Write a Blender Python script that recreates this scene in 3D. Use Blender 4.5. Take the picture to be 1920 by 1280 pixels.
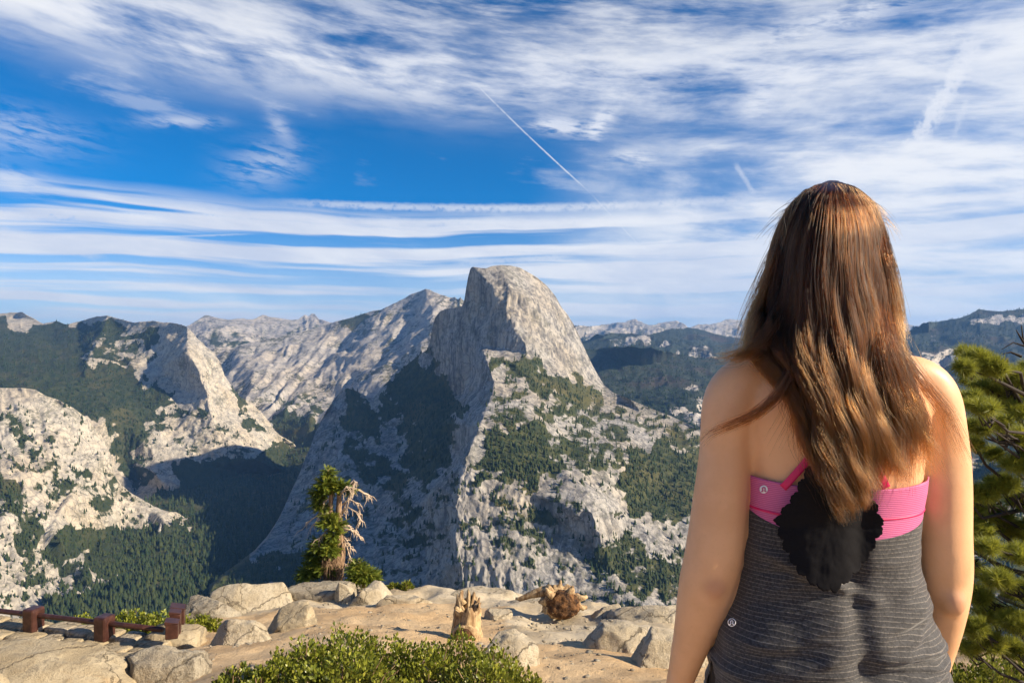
import bpy, bmesh, math, random
import numpy as np
from mathutils import Vector
from mathutils.geometry import delaunay_2d_cdt

for o in list(bpy.data.objects):
    bpy.data.objects.remove(o, do_unlink=True)
SC = bpy.context.scene
COL = SC.collection
R = math.radians
rng = np.random.default_rng(7)
random.seed(7)

# ------------------------------------------------------------------ camera
F, CX, HY, CZ = 1280.0, 960.0, 655.0, 1.40       # focal length (px), horizon row, eye height
cam = bpy.data.cameras.new('camera')
cam.sensor_width = 36.0
cam.lens = 36.0 * F / 1920.0
cam.shift_y = (HY - 640.0) / 1920.0
cam.clip_start = 0.05
cam.clip_end = 120000.0
camo = bpy.data.objects.new('camera', cam)
camo.location = (0, 0, CZ)
camo.rotation_euler = (R(90), 0, 0)
COL.objects.link(camo)
SC.camera = camo

# ------------------------------------------------------------------ sun, sky
SUN_AZ, SUN_EL = 106.0, 28.0                      # degrees right of the view, above the horizon
sd = Vector((math.sin(R(SUN_AZ)) * math.cos(R(SUN_EL)), math.cos(R(SUN_AZ)) * math.cos(R(SUN_EL)), math.sin(R(SUN_EL))))
sun = bpy.data.lights.new('sun', 'SUN')
sun.energy = 5.0
sun.angle = R(0.53)
sun.color = (1.0, 0.85, 0.64)
suno = bpy.data.objects.new('sun', sun)
suno.rotation_euler = (-sd).to_track_quat('-Z', 'Y').to_euler()
COL.objects.link(suno)

SC.view_settings.view_transform = 'Standard'
SC.view_settings.look = 'None'
SC.view_settings.exposure = 0.95
SC.view_settings.gamma = 1.0
SC.view_settings.use_curve_mapping = False
SC.render.film_transparent = False
SC.cycles.use_denoising = True
SC.cycles.max_bounces = 6
SC.cycles.diffuse_bounces = 3
SC.cycles.glossy_bounces = 2
SC.cycles.transmission_bounces = 3
SC.cycles.volume_bounces = 0
SC.cycles.use_adaptive_sampling = True
SC.cycles.adaptive_threshold = 0.02
SC.cycles.transparent_max_bounces = 8


class NT:
    """A short way to wire shader nodes."""
    def __init__(s, tree):
        s.t = tree; s.n = tree.nodes; s.l = tree.links

    def node(s, typ, **kw):
        n = s.n.new(typ)
        for k, v in kw.items():
            setattr(n, k, v)
        return n

    def put(s, sock, v):
        if v is None:
            return
        if isinstance(v, bpy.types.NodeSocket):
            s.l.new(v, sock)
        elif isinstance(v, (tuple, list)) and sock.type == 'RGBA' and len(v) == 3:
            sock.default_value = (*v, 1)
        else:
            sock.default_value = v

    def math(s, op, a, b=None, c=None, clamp=False):
        n = s.node('ShaderNodeMath', operation=op, use_clamp=clamp)
        s.put(n.inputs[0], a)
        if b is not None: s.put(n.inputs[1], b)
        if c is not None: s.put(n.inputs[2], c)
        return n.outputs[0]

    def add(s, a, b): return s.math('ADD', a, b)
    def sub(s, a, b): return s.math('SUBTRACT', a, b)
    def mul(s, a, b): return s.math('MULTIPLY', a, b)

    def sm(s, x, lo, hi, tlo=0.0, thi=1.0, kind='SMOOTHSTEP'):
        n = s.node('ShaderNodeMapRange', interpolation_type=kind)
        s.put(n.inputs[0], x); s.put(n.inputs[1], lo); s.put(n.inputs[2], hi); s.put(n.inputs[3], tlo); s.put(n.inputs[4], thi)
        return n.outputs[0]

    def noise(s, vec, scale, detail=4.0, rough=0.55, dist=0.0):
        n = s.node('ShaderNodeTexNoise')
        s.put(n.inputs['Vector'], vec); s.put(n.inputs['Scale'], scale); s.put(n.inputs['Detail'], detail)
        s.put(n.inputs['Roughness'], rough); s.put(n.inputs['Distortion'], dist)
        return n.outputs[0]

    def voro(s, vec, scale, feature='F1', rand=1.0):
        n = s.node('ShaderNodeTexVoronoi', feature=feature)
        s.put(n.inputs['Vector'], vec); s.put(n.inputs['Scale'], scale); s.put(n.inputs['Randomness'], rand)
        return n.outputs[0]

    def comb(s, x, y, z):
        n = s.node('ShaderNodeCombineXYZ')
        s.put(n.inputs[0], x); s.put(n.inputs[1], y); s.put(n.inputs[2], z)
        return n.outputs[0]

    def sep(s, v):
        n = s.node('ShaderNodeSeparateXYZ'); s.put(n.inputs[0], v)
        return n.outputs

    def scale(s, v, k):
        n = s.node('ShaderNodeVectorMath', operation='MULTIPLY')
        s.put(n.inputs[0], v); n.inputs[1].default_value = k
        return n.outputs[0]

    def mix(s, f, a, b, mode='MIX'):
        n = s.node('ShaderNodeMix', data_type='RGBA', blend_type=mode)
        s.put(n.inputs[0], f); s.put(n.inputs[6], a); s.put(n.inputs[7], b)
        return n.outputs[2]

    def attr(s, name, kind='GEOMETRY'):
        return s.node('ShaderNodeAttribute', attribute_name=name, attribute_type=kind)

    def bump(s, h, strength, dist, normal=None):
        n = s.node('ShaderNodeBump')
        n.inputs['Strength'].default_value = strength; n.inputs['Distance'].default_value = dist
        s.put(n.inputs['Height'], h)
        if normal is not None: s.put(n.inputs['Normal'], normal)
        return n.outputs[0]


def material(name):
    m = bpy.data.materials.new(name)
    m.use_nodes = True
    nt = NT(m.node_tree)
    bsdf = nt.n['Principled BSDF']
    return m, nt, bsdf


world = bpy.data.worlds.new('World')
SC.world = world
world.use_nodes = True


def build_sky():
    w = NT(world.node_tree)
    bg = w.n['Background']
    sky = w.node('ShaderNodeTexSky', sky_type='NISHITA')
    sky.sun_disc = False
    sky.sun_elevation = R(SUN_EL)
    sky.sun_rotation = R(SUN_AZ)
    sky.altitude = 2200
    sky.air_density = 1.0
    sky.dust_density = 0.2
    sky.ozone_density = 5.0
    hs = w.node('ShaderNodeHueSaturation')
    hs.inputs['Saturation'].default_value = 1.45
    hs.inputs['Value'].default_value = 1.4
    w.l.new(sky.outputs[0], hs.inputs['Color'])
    d = w.node('ShaderNodeTexCoord').outputs['Generated']
    x, y, z = w.sep(d)
    # azimuth (right positive) and elevation of the direction, in degrees
    az = w.mul(w.math('ARCTAN2', x, y), 57.2958)
    el = w.mul(w.math('ARCSINE', z), 57.2958)
    wob = w.sub(w.noise(w.comb(w.mul(az, 0.055), w.mul(el, 0.11), 2.0), 1.0, 3, 0.5), 0.5)
    elw = w.add(el, w.mul(wob, 1.7))
    tilt = w.add(elw, w.mul(az, 0.09))
    fib = w.noise(w.comb(w.mul(az, 0.075), w.mul(tilt, 0.42), 1.0), 1.5, 9, 0.60, 0.12)
    low_n = w.noise(w.comb(w.mul(az, 0.028), w.mul(elw, 0.85), 6.0), 1.2, 5, 0.5)
    puff = w.noise(w.comb(w.mul(az, 0.075), w.mul(tilt, 0.21), 9.3), 1.0, 9, 0.58, 0.3)
    rag = w.noise(w.comb(az, el, 0.0), 1.6, 5, 0.62)

    def gauss(v, c, half):
        t = w.math('DIVIDE', w.sub(v, c), half)
        return w.math('EXPONENT', w.mul(w.mul(t, t), -1.0))

    dens = []
    c1 = w.add(w.sm(az, -40, 26, 23.4, 20.2, 'LINEAR'), w.mul(wob, -3.0))
    tex = w.add(w.mul(puff, 0.6), w.mul(fib, 0.4))
    # the long bank of cirrus high in the picture, and its thin veil above
    dens.append(w.mul(gauss(el, c1, 2.7), w.sm(tex, 0.33, 0.55)))
    dens.append(w.mul(w.mul(w.mul(w.sm(el, w.sub(c1, 2.6), w.add(c1, 0.6)), w.sm(el, 40.0, 27.0)), 0.60), w.sm(fib, 0.38, 0.68)))
    # streaks low over the horizon
    dens.append(w.mul(w.sm(elw, 12.2, 10.0), w.sm(low_n, 0.40, 0.58)))
    dens.append(w.mul(w.sm(el, 12.0, 1.0), 0.62))
    # the veil to the right
    rgt = w.mul(w.sm(w.sub(az, w.mul(el, 0.45)), -5, 14), w.sm(el, 24, 15))
    dens.append(w.mul(rgt, w.sm(tex, 0.36, 0.60, 0.20, 1.0)))
    # stray thin wisps
    dens.append(w.mul(w.sm(w.mul(puff, fib), 0.30, 0.44), 0.28))

    def trail(a0, e0, a1, e1_, half, k, ragk=0.35, wid=0.0):
        da, de = a1 - a0, e1_ - e0
        L = math.hypot(da, de)
        ux, uy = da / L, de / L
        pa, pe = w.sub(az, a0), w.sub(el, e0)
        t = w.add(w.mul(pa, ux / L), w.mul(pe, uy / L))
        q = w.add(w.mul(pa, -uy), w.mul(pe, ux))
        q = w.add(q, w.mul(w.sub(rag, 0.5), half * ragk * 4))
        h = w.add(half, w.mul(t, wid))
        g = w.sm(w.math('DIVIDE', w.math('ABSOLUTE', q), h), 1.0, 0.1)
        ends = w.mul(w.sm(t, -0.05, 0.15), w.sm(t, 1.05, 0.8))
        return w.mul(w.mul(g, ends), w.mul(w.sm(rag, 0.2, 0.5), k))

    def A(px, py):
        a = math.degrees(math.atan((px - CX) / F))
        return a, math.degrees(math.atan((HY - py) / F * math.cos(math.radians(a))))
    # contrails: ends, half width in degrees, strength, raggedness, widening
    for p0, p1, hw, k, rg, wd in [((885, 150), (1105, 360), .10, .65, .10, 0), ((1110, 365), (1210, 472), .08, .3, .2, 0),
         ((1840, 60), (1690, 310), 1.0, 1.0, .5, -.2), ((1815, 185), (1785, 260), .35, .4, .5, 0),
         ((-160, 397), (620, 402), .45, .85, .16, .1), ((420, 402), (1500, 396), .50, .70, .22, 0), ((500, 376), (1500, 364), .40, .65, .3, .15),
         ((110, 448), (480, 438), .13, .5, .2, 0), ((1378, 306), (1416, 366), .28, .5, .4, 0), ((850, 492), (1080, 480), .35, .6, .25, 0),
         ((-60, 425), (200, 478), .6, .7, .4, 0), ((1690, 122), (1900, 165), .2, .4, .4, 0)]:
        dens.append(trail(*A(*p0), *A(*p1), hw, k, rg, wd))
    wn = w.noise(w.comb(w.mul(az, 0.5), w.mul(w.add(el, w.mul(az, 0.12)), 2.2), 4.0), 0.8, 6, 0.62, 0.3)

    def wisp(px, py, wa, we, k, tl=0.0):
        a0, e0 = A(px, py)
        pa, pe = w.sub(az, a0), w.sub(el, e0)
        pe2 = w.add(pe, w.mul(pa, tl))
        u, v = w.mul(pa, 1 / wa), w.mul(pe2, 1 / we)
        r2 = w.add(w.mul(u, u), w.mul(v, v))
        return w.mul(w.math('EXPONENT', w.mul(r2, -1.0)), w.mul(w.sm(wn, 0.34, 0.60), k))
    for a in [(500, 310, 2.6, 1.6, .55, -.2), (525, 238, 1.0, .9, .5, .8), (340, 228, 2.6, .45, .6, -.12), (1050, 236, 2.4, .7, 1.3, .1), (1125, 232, 1.2, 1.0, 1.5, -.6),
              (20, 245, 4.0, 1.4, .45, 0), (25, 338, 2.4, .7, .7, .1), (1190, 297, 2.0, .8, .85, .05), (1425, 185, 1.5, 1.6, .95, -.3), (1560, 40, 9.0, 1.0, .85, -.1), (1120, 130, 9, 1.6, .6, .08)]:
        dens.append(wisp(*a))
    inv = None
    for q in dens:
        f = w.sub(1.0, w.math('MINIMUM', q, 1.0))
        inv = f if inv is None else w.mul(inv, f)
    dn = w.math('SUBTRACT', 1.0, inv, clamp=True)
    cc = w.mix(w.sm(tex, 0.35, 0.65), (7.4, 7.9, 9.2), (10.4, 10.4, 10.5))
    final = w.mix(w.mul(dn, 0.94), hs.outputs[0], cc)
    w.l.new(final, bg.inputs['Color'])
    bg.inputs['Strength'].default_value = 0.05
    world.cycles.sampling_method = 'MANUAL'
    world.cycles.sample_map_resolution = 256


build_sky()


# ------------------------------------------------------------------ helpers
def P(px, py, Y):
    """A point that stands Y metres ahead on the line through a picture point."""
    return np.stack(np.broadcast_arrays((np.asarray(px, float) - CX) / F * Y, np.asarray(Y, float), CZ + (HY - np.asarray(py, float)) / F * Y), -1)


def V(px, py, Y):
    return Vector(P(px, py, Y).tolist())


_perm = np.random.default_rng(99).permutation(256)
_perm = np.concatenate([_perm, _perm, _perm])
_g = np.random.default_rng(5).normal(size=(256, 3))
_g /= np.linalg.norm(_g, axis=1)[:, None]


def perlin(p):
    p = np.asarray(p, float)
    i = np.floor(p).astype(np.int64)
    f = p - i
    i &= 255
    u = f * f * f * (f * (f * 6 - 15) + 10)
    out = 0.0
    for dx in (0, 1):
        wx = u[..., 0] if dx else 1 - u[..., 0]
        for dy in (0, 1):
            wy = u[..., 1] if dy else 1 - u[..., 1]
            for dz in (0, 1):
                wz = u[..., 2] if dz else 1 - u[..., 2]
                h = _perm[_perm[_perm[i[..., 0] + dx & 255] + (i[..., 1] + dy & 255)] + (i[..., 2] + dz & 255)]
                g = _g[h]
                out = out + wx * wy * wz * (g[..., 0] * (f[..., 0] - dx) + g[..., 1] * (f[..., 1] - dy) + g[..., 2] * (f[..., 2] - dz))
    return out * 1.4


def fbm(p, octs=5, gain=0.5, lac=2.03):
    a, s, out = 1.0, 1.0, 0.0
    p = np.asarray(p, float)
    for k in range(octs):
        out = out + a * perlin(p * s + 17.3 * k)
        a *= gain; s *= lac
    return out


def ridged(p, octs=5, gain=0.5, lac=2.05):
    a, s, out = 1.0, 1.0, 0.0
    p = np.asarray(p, float)
    for k in range(octs):
        out = out + a * (1 - np.abs(perlin(p * s + 11.7 * k)) * 2.2)
        a *= gain; s *= lac
    return out


def mesh_obj(name, verts, faces, mat=None, parent=None, smooth=True, uv=None, attrs=None):
    me = bpy.data.meshes.new(name)
    verts = np.asarray(verts, np.float32).reshape(-1, 3)
    if isinstance(faces, np.ndarray):
        n, k = faces.shape
        me.vertices.add(len(verts)); me.vertices.foreach_set('co', verts.ravel())
        me.loops.add(n * k); me.loops.foreach_set('vertex_index', faces.astype(np.int32).ravel())
        me.polygons.add(n)
        me.polygons.foreach_set('loop_start', np.arange(0, n * k, k, dtype=np.int32))
        me.update(calc_edges=True)
    else:
        me.from_pydata(verts.tolist(), [], faces)
        me.update()
    if smooth:
        me.polygons.foreach_set('use_smooth', np.ones(len(me.polygons), bool))
    if uv is not None:
        lay = me.uv_layers.new(name='UVMap')
        li = np.empty(len(me.loops), np.int32); me.loops.foreach_get('vertex_index', li)
        lay.data.foreach_set('uv', np.asarray(uv, np.float32)[li].ravel())
    for k, v in (attrs or {}).items():
        a = me.attributes.new(k, 'FLOAT', 'POINT'); a.data.foreach_set('value', np.asarray(v, np.float32).ravel())
    if mat is not None:
        me.materials.append(mat)
    o = bpy.data.objects.new(name, me)
    COL.objects.link(o)
    if parent is not None:
        o.parent = parent
    return o


def empty(name, loc=(0, 0, 0)):
    o = bpy.data.objects.new(name, None)
    COL.objects.link(o)
    o.location = loc
    o.empty_display_size = 0.1
    return o


def tag(o, label=None, cat=None, group=None, kind=None):
    if label: o['label'] = label
    if cat: o['category'] = cat
    if group: o['group'] = group
    if kind: o['kind'] = kind
    return o


def grid_faces(nr, nc, wrap=False):
    r = np.arange(nr - 1)[:, None]
    c = np.arange(nc if wrap else nc - 1)[None, :]
    a = r * nc + c
    b = r * nc + (c + 1) % nc
    return np.stack([a, b, b + nc, a + nc], -1).reshape(-1, 4)


def tube(pts, rad, sides=8, cap=True):
    """Vertices and quads of a tapering tube along a polyline."""
    pts = np.asarray(pts, float); rad = np.broadcast_to(np.asarray(rad, float), (len(pts),))
    t = np.gradient(pts, axis=0); t /= np.linalg.norm(t, axis=1)[:, None] + 1e-12
    ref = np.array([0, 0, 1.0]) if abs(t[0, 2]) < 0.8 else np.array([1.0, 0, 0])
    n = np.cross(t, ref); n /= np.linalg.norm(n, axis=1)[:, None] + 1e-12
    b = np.cross(t, n)
    a = np.linspace(0, 2 * np.pi, sides, endpoint=False)
    ring = pts[:, None] + rad[:, None, None] * (np.cos(a)[None, :, None] * n[:, None] + np.sin(a)[None, :, None] * b[:, None])
    v = ring.reshape(-1, 3)
    f = grid_faces(len(pts), sides, True).tolist()
    if cap:
        f.append(list(range(sides))[::-1]); f.append([(len(pts) - 1) * sides + k for k in range(sides)])
    return v, f


class MB:
    """Collects shapes into one mesh."""
    def __init__(s): s.v = []; s.f = []; s.n = 0

    def add(s, v, f):
        v = np.asarray(v, float)
        s.v.append(v); s.f += [[i + s.n for i in q] for q in (f.tolist() if isinstance(f, np.ndarray) else f)]
        s.n += len(v)

    def tube(s, *a, **k): s.add(*tube(*a, **k))

    def build(s, name, mat, parent=None, smooth=True):
        return mesh_obj(name, np.concatenate(s.v), s.f, mat, parent, smooth)


def interp_tin(ctrl, edges, qx, qy):
    """1/depth over the picture from scattered control points (planes stay planes)."""
    c = np.array(ctrl, float)
    vs, es, fs, ov, oe, of = delaunay_2d_cdt([Vector((p[0], p[1])) for p in c], edges, [], 0, 1e-6)
    vals = []
    for k, v in enumerate(vs):
        if ov[k]:
            vals.append(1.0 / c[ov[k][0], 2])
        else:
            d = (c[:, 0] - v[0]) ** 2 + (c[:, 1] - v[1]) ** 2 + 1e-6
            wt = 1 / d ** 2
            vals.append(float((wt / c[:, 2]).sum() / wt.sum()))
    vals = np.array(vals)
    vx = np.array([[v[0], v[1]] for v in vs])
    out = np.full(qx.shape, np.nan)
    for f in fs:
        (x0, y0), (x1, y1), (x2, y2) = vx[f[0]], vx[f[1]], vx[f[2]]
        den = (y1 - y2) * (x0 - x2) + (x2 - x1) * (y0 - y2)
        if abs(den) < 1e-9:
            continue
        m = (qx >= min(x0, x1, x2) - 1) & (qx <= max(x0, x1, x2) + 1) & (qy >= min(y0, y1, y2) - 1) & (qy <= max(y0, y1, y2) + 1)
        X, Yq = qx[m], qy[m]
        a = ((y1 - y2) * (X - x2) + (x2 - x1) * (Yq - y2)) / den
        b = ((y2 - y0) * (X - x2) + (x0 - x2) * (Yq - y2)) / den
        g = 1 - a - b
        ins = (a > -1e-4) & (b > -1e-4) & (g > -1e-4)
        val = a * vals[f[0]] + b * vals[f[1]] + g * vals[f[2]]
        tmp = out[m]; tmp[ins] = val[ins]; out[m] = tmp
    bad = np.isnan(out)
    if bad.any():
        bx, by = qx[bad], qy[bad]
        d = (bx[:, None] - c[:, 0]) ** 2 + (by[:, None] - c[:, 1]) ** 2 + 1.0
        wt = 1 / d ** 2
        out[bad] = (wt / c[:, 2]).sum(1) / wt.sum(1)
    return out


def in_poly(poly, x, y):
    poly = np.array(poly, float)
    ins = np.zeros(x.shape, bool)
    j = len(poly) - 1
    for i in range(len(poly)):
        xi, yi = poly[i]; xj, yj = poly[j]
        if yi != yj:
            ins ^= ((yi > y) != (yj > y)) & (x < (xj - xi) * (y - yi) / (yj - yi) + xi)
        j = i
    return ins


def blur(a, n):
    for _ in range(n):
        p = np.pad(a, 1, mode='edge')
        a = (p[:-2, 1:-1] + p[2:, 1:-1] + p[1:-1, :-2] + p[1:-1, 2:] + 2 * p[1:-1, 1:-1]) / 6
    return a


FOREST = []      # tree spots: x, y, z, height, hue


def terrain(name, mat, top, bottom, ctrl, edges=(), step=2.6, rows=150, smooth=6, amp=(30, 10, 4), wl=(450, 90, 30), flute=0.0, rib=None,
            woods=(), bare=(), back=((60, 8), (250, 80), (700, 350), (1500, 1000)), spacing=6.0, tree_h=30.0, wander=14.0, edge_keep=0.35, hue=0.0, stray=0.0, slant=0.0):
    top = np.array(top, float)
    ds = np.hypot(np.diff(top[:, 0]), 0.45 * np.diff(top[:, 1]))
    s = np.concatenate([[0], np.cumsum(ds)])
    nc = int(s[-1] / step) + 2
    q = np.linspace(0, s[-1], nc)
    tx, ty = np.interp(q, s, top[:, 0]), np.interp(q, s, top[:, 1])
    bot = np.array(bottom, float)
    by = np.interp(tx, bot[:, 0], bot[:, 1])
    t = np.linspace(0, 1, rows)[:, None] ** 1.0
    px = np.broadcast_to(tx[None], (rows, nc)).copy()
    py = ty[None] + (by - ty)[None] * t
    C = [(a, b, c * 1000.0) for a, b, c in ctrl]
    inv = interp_tin(C, list(edges), px.ravel(), py.ravel()).reshape(rows, nc)
    inv = blur(inv, smooth)
    Y = 1.0 / inv
    p = P(px, py, Y)
    # rough surface: broken ridges, blocks, flutes running down the face
    du = np.gradient(p, axis=1); dv = np.gradient(p, axis=0)
    n = np.cross(du, dv); n /= np.linalg.norm(n, axis=-1)[..., None] + 1e-9
    n = np.where((n[..., 1:2] > 0), -n, n)
    nb = n.copy()
    steep = 1 - np.clip(np.abs(n[..., 2]), 0, 1)
    d = amp[0] * (ridged(p / wl[0] + 3.1, 4) - 1.2) * 0.7
    d += amp[1] * (ridged(p / wl[1] + 9.7, 4) - 1.2) * 0.8
    d += amp[2] * fbm(p / wl[2], 4)
    if flute:
        lean = slant * np.clip((870 - px) / 60, 0, 1)
        q0 = p.copy(); q0[..., 0] -= lean * p[..., 2]
        fl = q0 * np.array([1 / 70.0, 1 / 70.0, 1 / 650.0]); fl2 = q0 * np.array([1 / 24.0, 1 / 24.0, 1 / 260.0]) + 7.0
        d += (flute * (ridged(fl, 4) - 1.0) + 0.34 * flute * (ridged(fl2, 3) - 1.0)) * np.clip(steep * 1.8 - 0.25, 0, 1)
    if rib is not None:
        (rx, ry), rw, ra = rib
        c = (px * rx + py * ry) / rw + 0.55 * fbm(np.stack([px / 90, py / 90, px * 0], -1), 3)
        along = (px * -ry + py * rx) / (rw * 5)
        d += ra * (ridged(np.stack([c, along, c * 0 + 2.2], -1), 3) - 1.0)
    keep = edge_keep + (1 - edge_keep) * np.clip(t * (rows / 14.0), 0, 1)
    p = p + n * (d * keep)[..., None]
    # where trees and brush grow
    wx = px + wander * fbm(np.stack([px / 38, py / 38, px * 0 + 1.5], -1), 4)
    wy = py + wander * fbm(np.stack([px / 38, py / 38, px * 0 + 8.5], -1), 4)
    dens = np.zeros(px.shape)
    for poly, k in woods:
        dens = np.maximum(dens, in_poly(poly, wx, wy) * k)
    for poly, k in bare:
        dens = np.where(in_poly(poly, wx, wy), dens * (1 - k), dens)
    patch = fbm(np.stack([px / 26, py / 15, px * 0 + 4.4], -1), 4)
    patch2 = fbm(np.stack([px / 9, py / 6, px * 0 + 2.4], -1), 3)
    thin = (dens < 0.85)
    dens = dens + stray
    dens = np.where(thin, np.clip(dens * 1.2 + (patch * 0.7 + patch2 * 0.45) * (dens > 0.01), 0, 1), np.clip(dens * (1 + 0.25 * patch), 0, 1))
    dens = blur(dens, 1)
    # the far side falls away behind the crest
    allp, alld = [p], [dens]
    pre = []
    for dy, dz in back[::-1]:
        b = p[0].copy()
        b[:, 1] += dy; b[:, 0] *= (1 + dy / np.maximum(p[0][:, 1], 1)); b[:, 2] -= dz
        b[:, 2] = np.maximum(b[:, 2], -1060)
        pre.append(b)
    full = np.concatenate([np.stack(pre), p], 0)
    dfull = np.concatenate([np.repeat(dens[:1], len(back), 0), dens], 0)
    o = mesh_obj(name, full.reshape(-1, 3), grid_faces(full.shape[0], nc)[:, ::-1], mat, attrs={'forest': dfull})
    tag(o, kind='structure')
    # tree spots
    area = np.abs(np.gradient(px, axis=1) * np.gradient(py, axis=0))
    prob = dens * area / spacing ** 2
    m = rng.random(prob.shape) < prob
    pts = p[m]
    if len(pts):
        h = tree_h * (0.40 + 0.95 * rng.random(len(pts)) ** 1.6)
        FOREST.append(np.column_stack([pts, h, np.full(len(pts), hue) + rng.random(len(pts)) * 0.5]))
    return o


# ------------------------------------------------------------------ rock and forest materials
def granite(name, light=(0.46, 0.43, 0.38), dark=(0.16, 0.155, 0.16), warm=(0.50, 0.41, 0.29), scale=1.0, streak=0.5, brush=0.45, warmth=0.5, bumpd=4.5, stain=0.58, g0=(0.020, 0.032, 0.012), g1=(0.065, 0.068, 0.022), g2=(0.125, 0.098, 0.032)):
    m, t, b = material(name)
    pos = t.node('ShaderNodeNewGeometry').outputs['Position']
    big = t.noise(t.scale(pos, (1 / 320 / scale,) * 3), 1.0, 6, 0.6)
    mid = t.noise(t.scale(pos, (1 / 45 / scale,) * 3), 1.0, 6, 0.65)
    st = t.noise(t.scale(pos, (1 / 17 / scale, 1 / 17 / scale, 1 / 300 / scale)), 1.0, 7, 0.66, 0.25)
    st2 = t.noise(t.scale(pos, (1 / 70 / scale, 1 / 70 / scale, 1 / 900 / scale)), 1.0, 6, 0.6, 0.3)
    c = t.mix(t.mul(t.sm(big, 0.38, 0.68), warmth), light, warm)
    c = t.mix(t.mul(t.sm(mid, 0.44, 0.66), stain), c, dark)
    c = t.mix(t.mul(t.sm(t.add(t.mul(st, 0.6), t.mul(st2, 0.4)), 0.46, 0.60), streak), c, dark)
    # cracks
    cr = t.voro(t.scale(pos, (1 / 40 / scale, 1 / 40 / scale, 1 / 95 / scale)), 1.0, 'DISTANCE_TO_EDGE')
    c = t.mix(t.mul(t.sm(cr, 0.05, 0.0), 0.5), c, (0.07, 0.07, 0.075))
    # brush and small trees growing in the cracks
    br = t.noise(t.scale(pos, (1 / 17 / scale,) * 3), 1.0, 4, 0.7)
    brm = t.noise(t.scale(pos, (1 / 180 / scale,) * 3), 1.0, 5, 0.6)
    spots = t.mul(t.sm(t.add(br, t.mul(t.sub(brm, 0.5), 0.9)), 0.57, 0.62), brush)
    fo = t.attr('forest').outputs['Fac']
    fn = t.noise(t.scale(pos, (1 / 24 / scale,) * 3), 1.0, 5, 0.65)
    gm = t.sm(t.add(fo, t.mul(t.sub(fn, 0.5), 1.1)), 0.28, 0.52)
    green = t.mix(t.sm(mid, 0.35, 0.65), g0, g1)
    green = t.mix(t.mul(t.sm(big, 0.50, 0.66), 0.45), green, g2)
    c = t.mix(t.math('MAXIMUM', gm, spots), c, green)
    t.put(b.inputs['Base Color'], c)
    b.inputs['Roughness'].default_value = 0.85
    b.inputs['Specular IOR Level'].default_value = 0.25
    h = t.add(t.mul(mid, 1.0), t.mul(st, 0.5))
    h = t.add(h, t.mul(t.noise(t.scale(pos, (1 / 14 / scale,) * 3), 1.0, 5, 0.65), 0.5))
    t.put(b.inputs['Normal'], t.bump(h, 0.9, bumpd * scale))
    return m


M = {}
M['dome'] = granite('granite_dome', light=(0.37, 0.35, 0.32), warm=(0.40, 0.33, 0.235), dark=(0.085, 0.085, 0.09), streak=0.85, brush=0.30, warmth=0.6)
M['pale'] = granite('granite_pale', light=(0.47, 0.43, 0.36), warm=(0.49, 0.40, 0.28), dark=(0.13, 0.125, 0.12), streak=0.45, brush=0.45, stain=0.45, g1=(0.042, 0.050, 0.020), g2=(0.085, 0.072, 0.028), warmth=0.6)
M['far'] = granite('granite_far', light=(0.42, 0.39, 0.35), scale=2.2, streak=0.25, brush=0.8, warmth=0.4)
M['hill'] = granite('wooded_hill', light=(0.46, 0.43, 0.40), scale=1.8, streak=0.2, brush=1.0, warmth=0.5, g0=(0.014, 0.024, 0.017), g1=(0.032, 0.040, 0.026), g2=(0.075, 0.042, 0.034))
M['floor'] = granite('valley_soil', light=(0.16, 0.14, 0.10), warm=(0.2, 0.14, 0.06), streak=0.1, brush=1.0)


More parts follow.
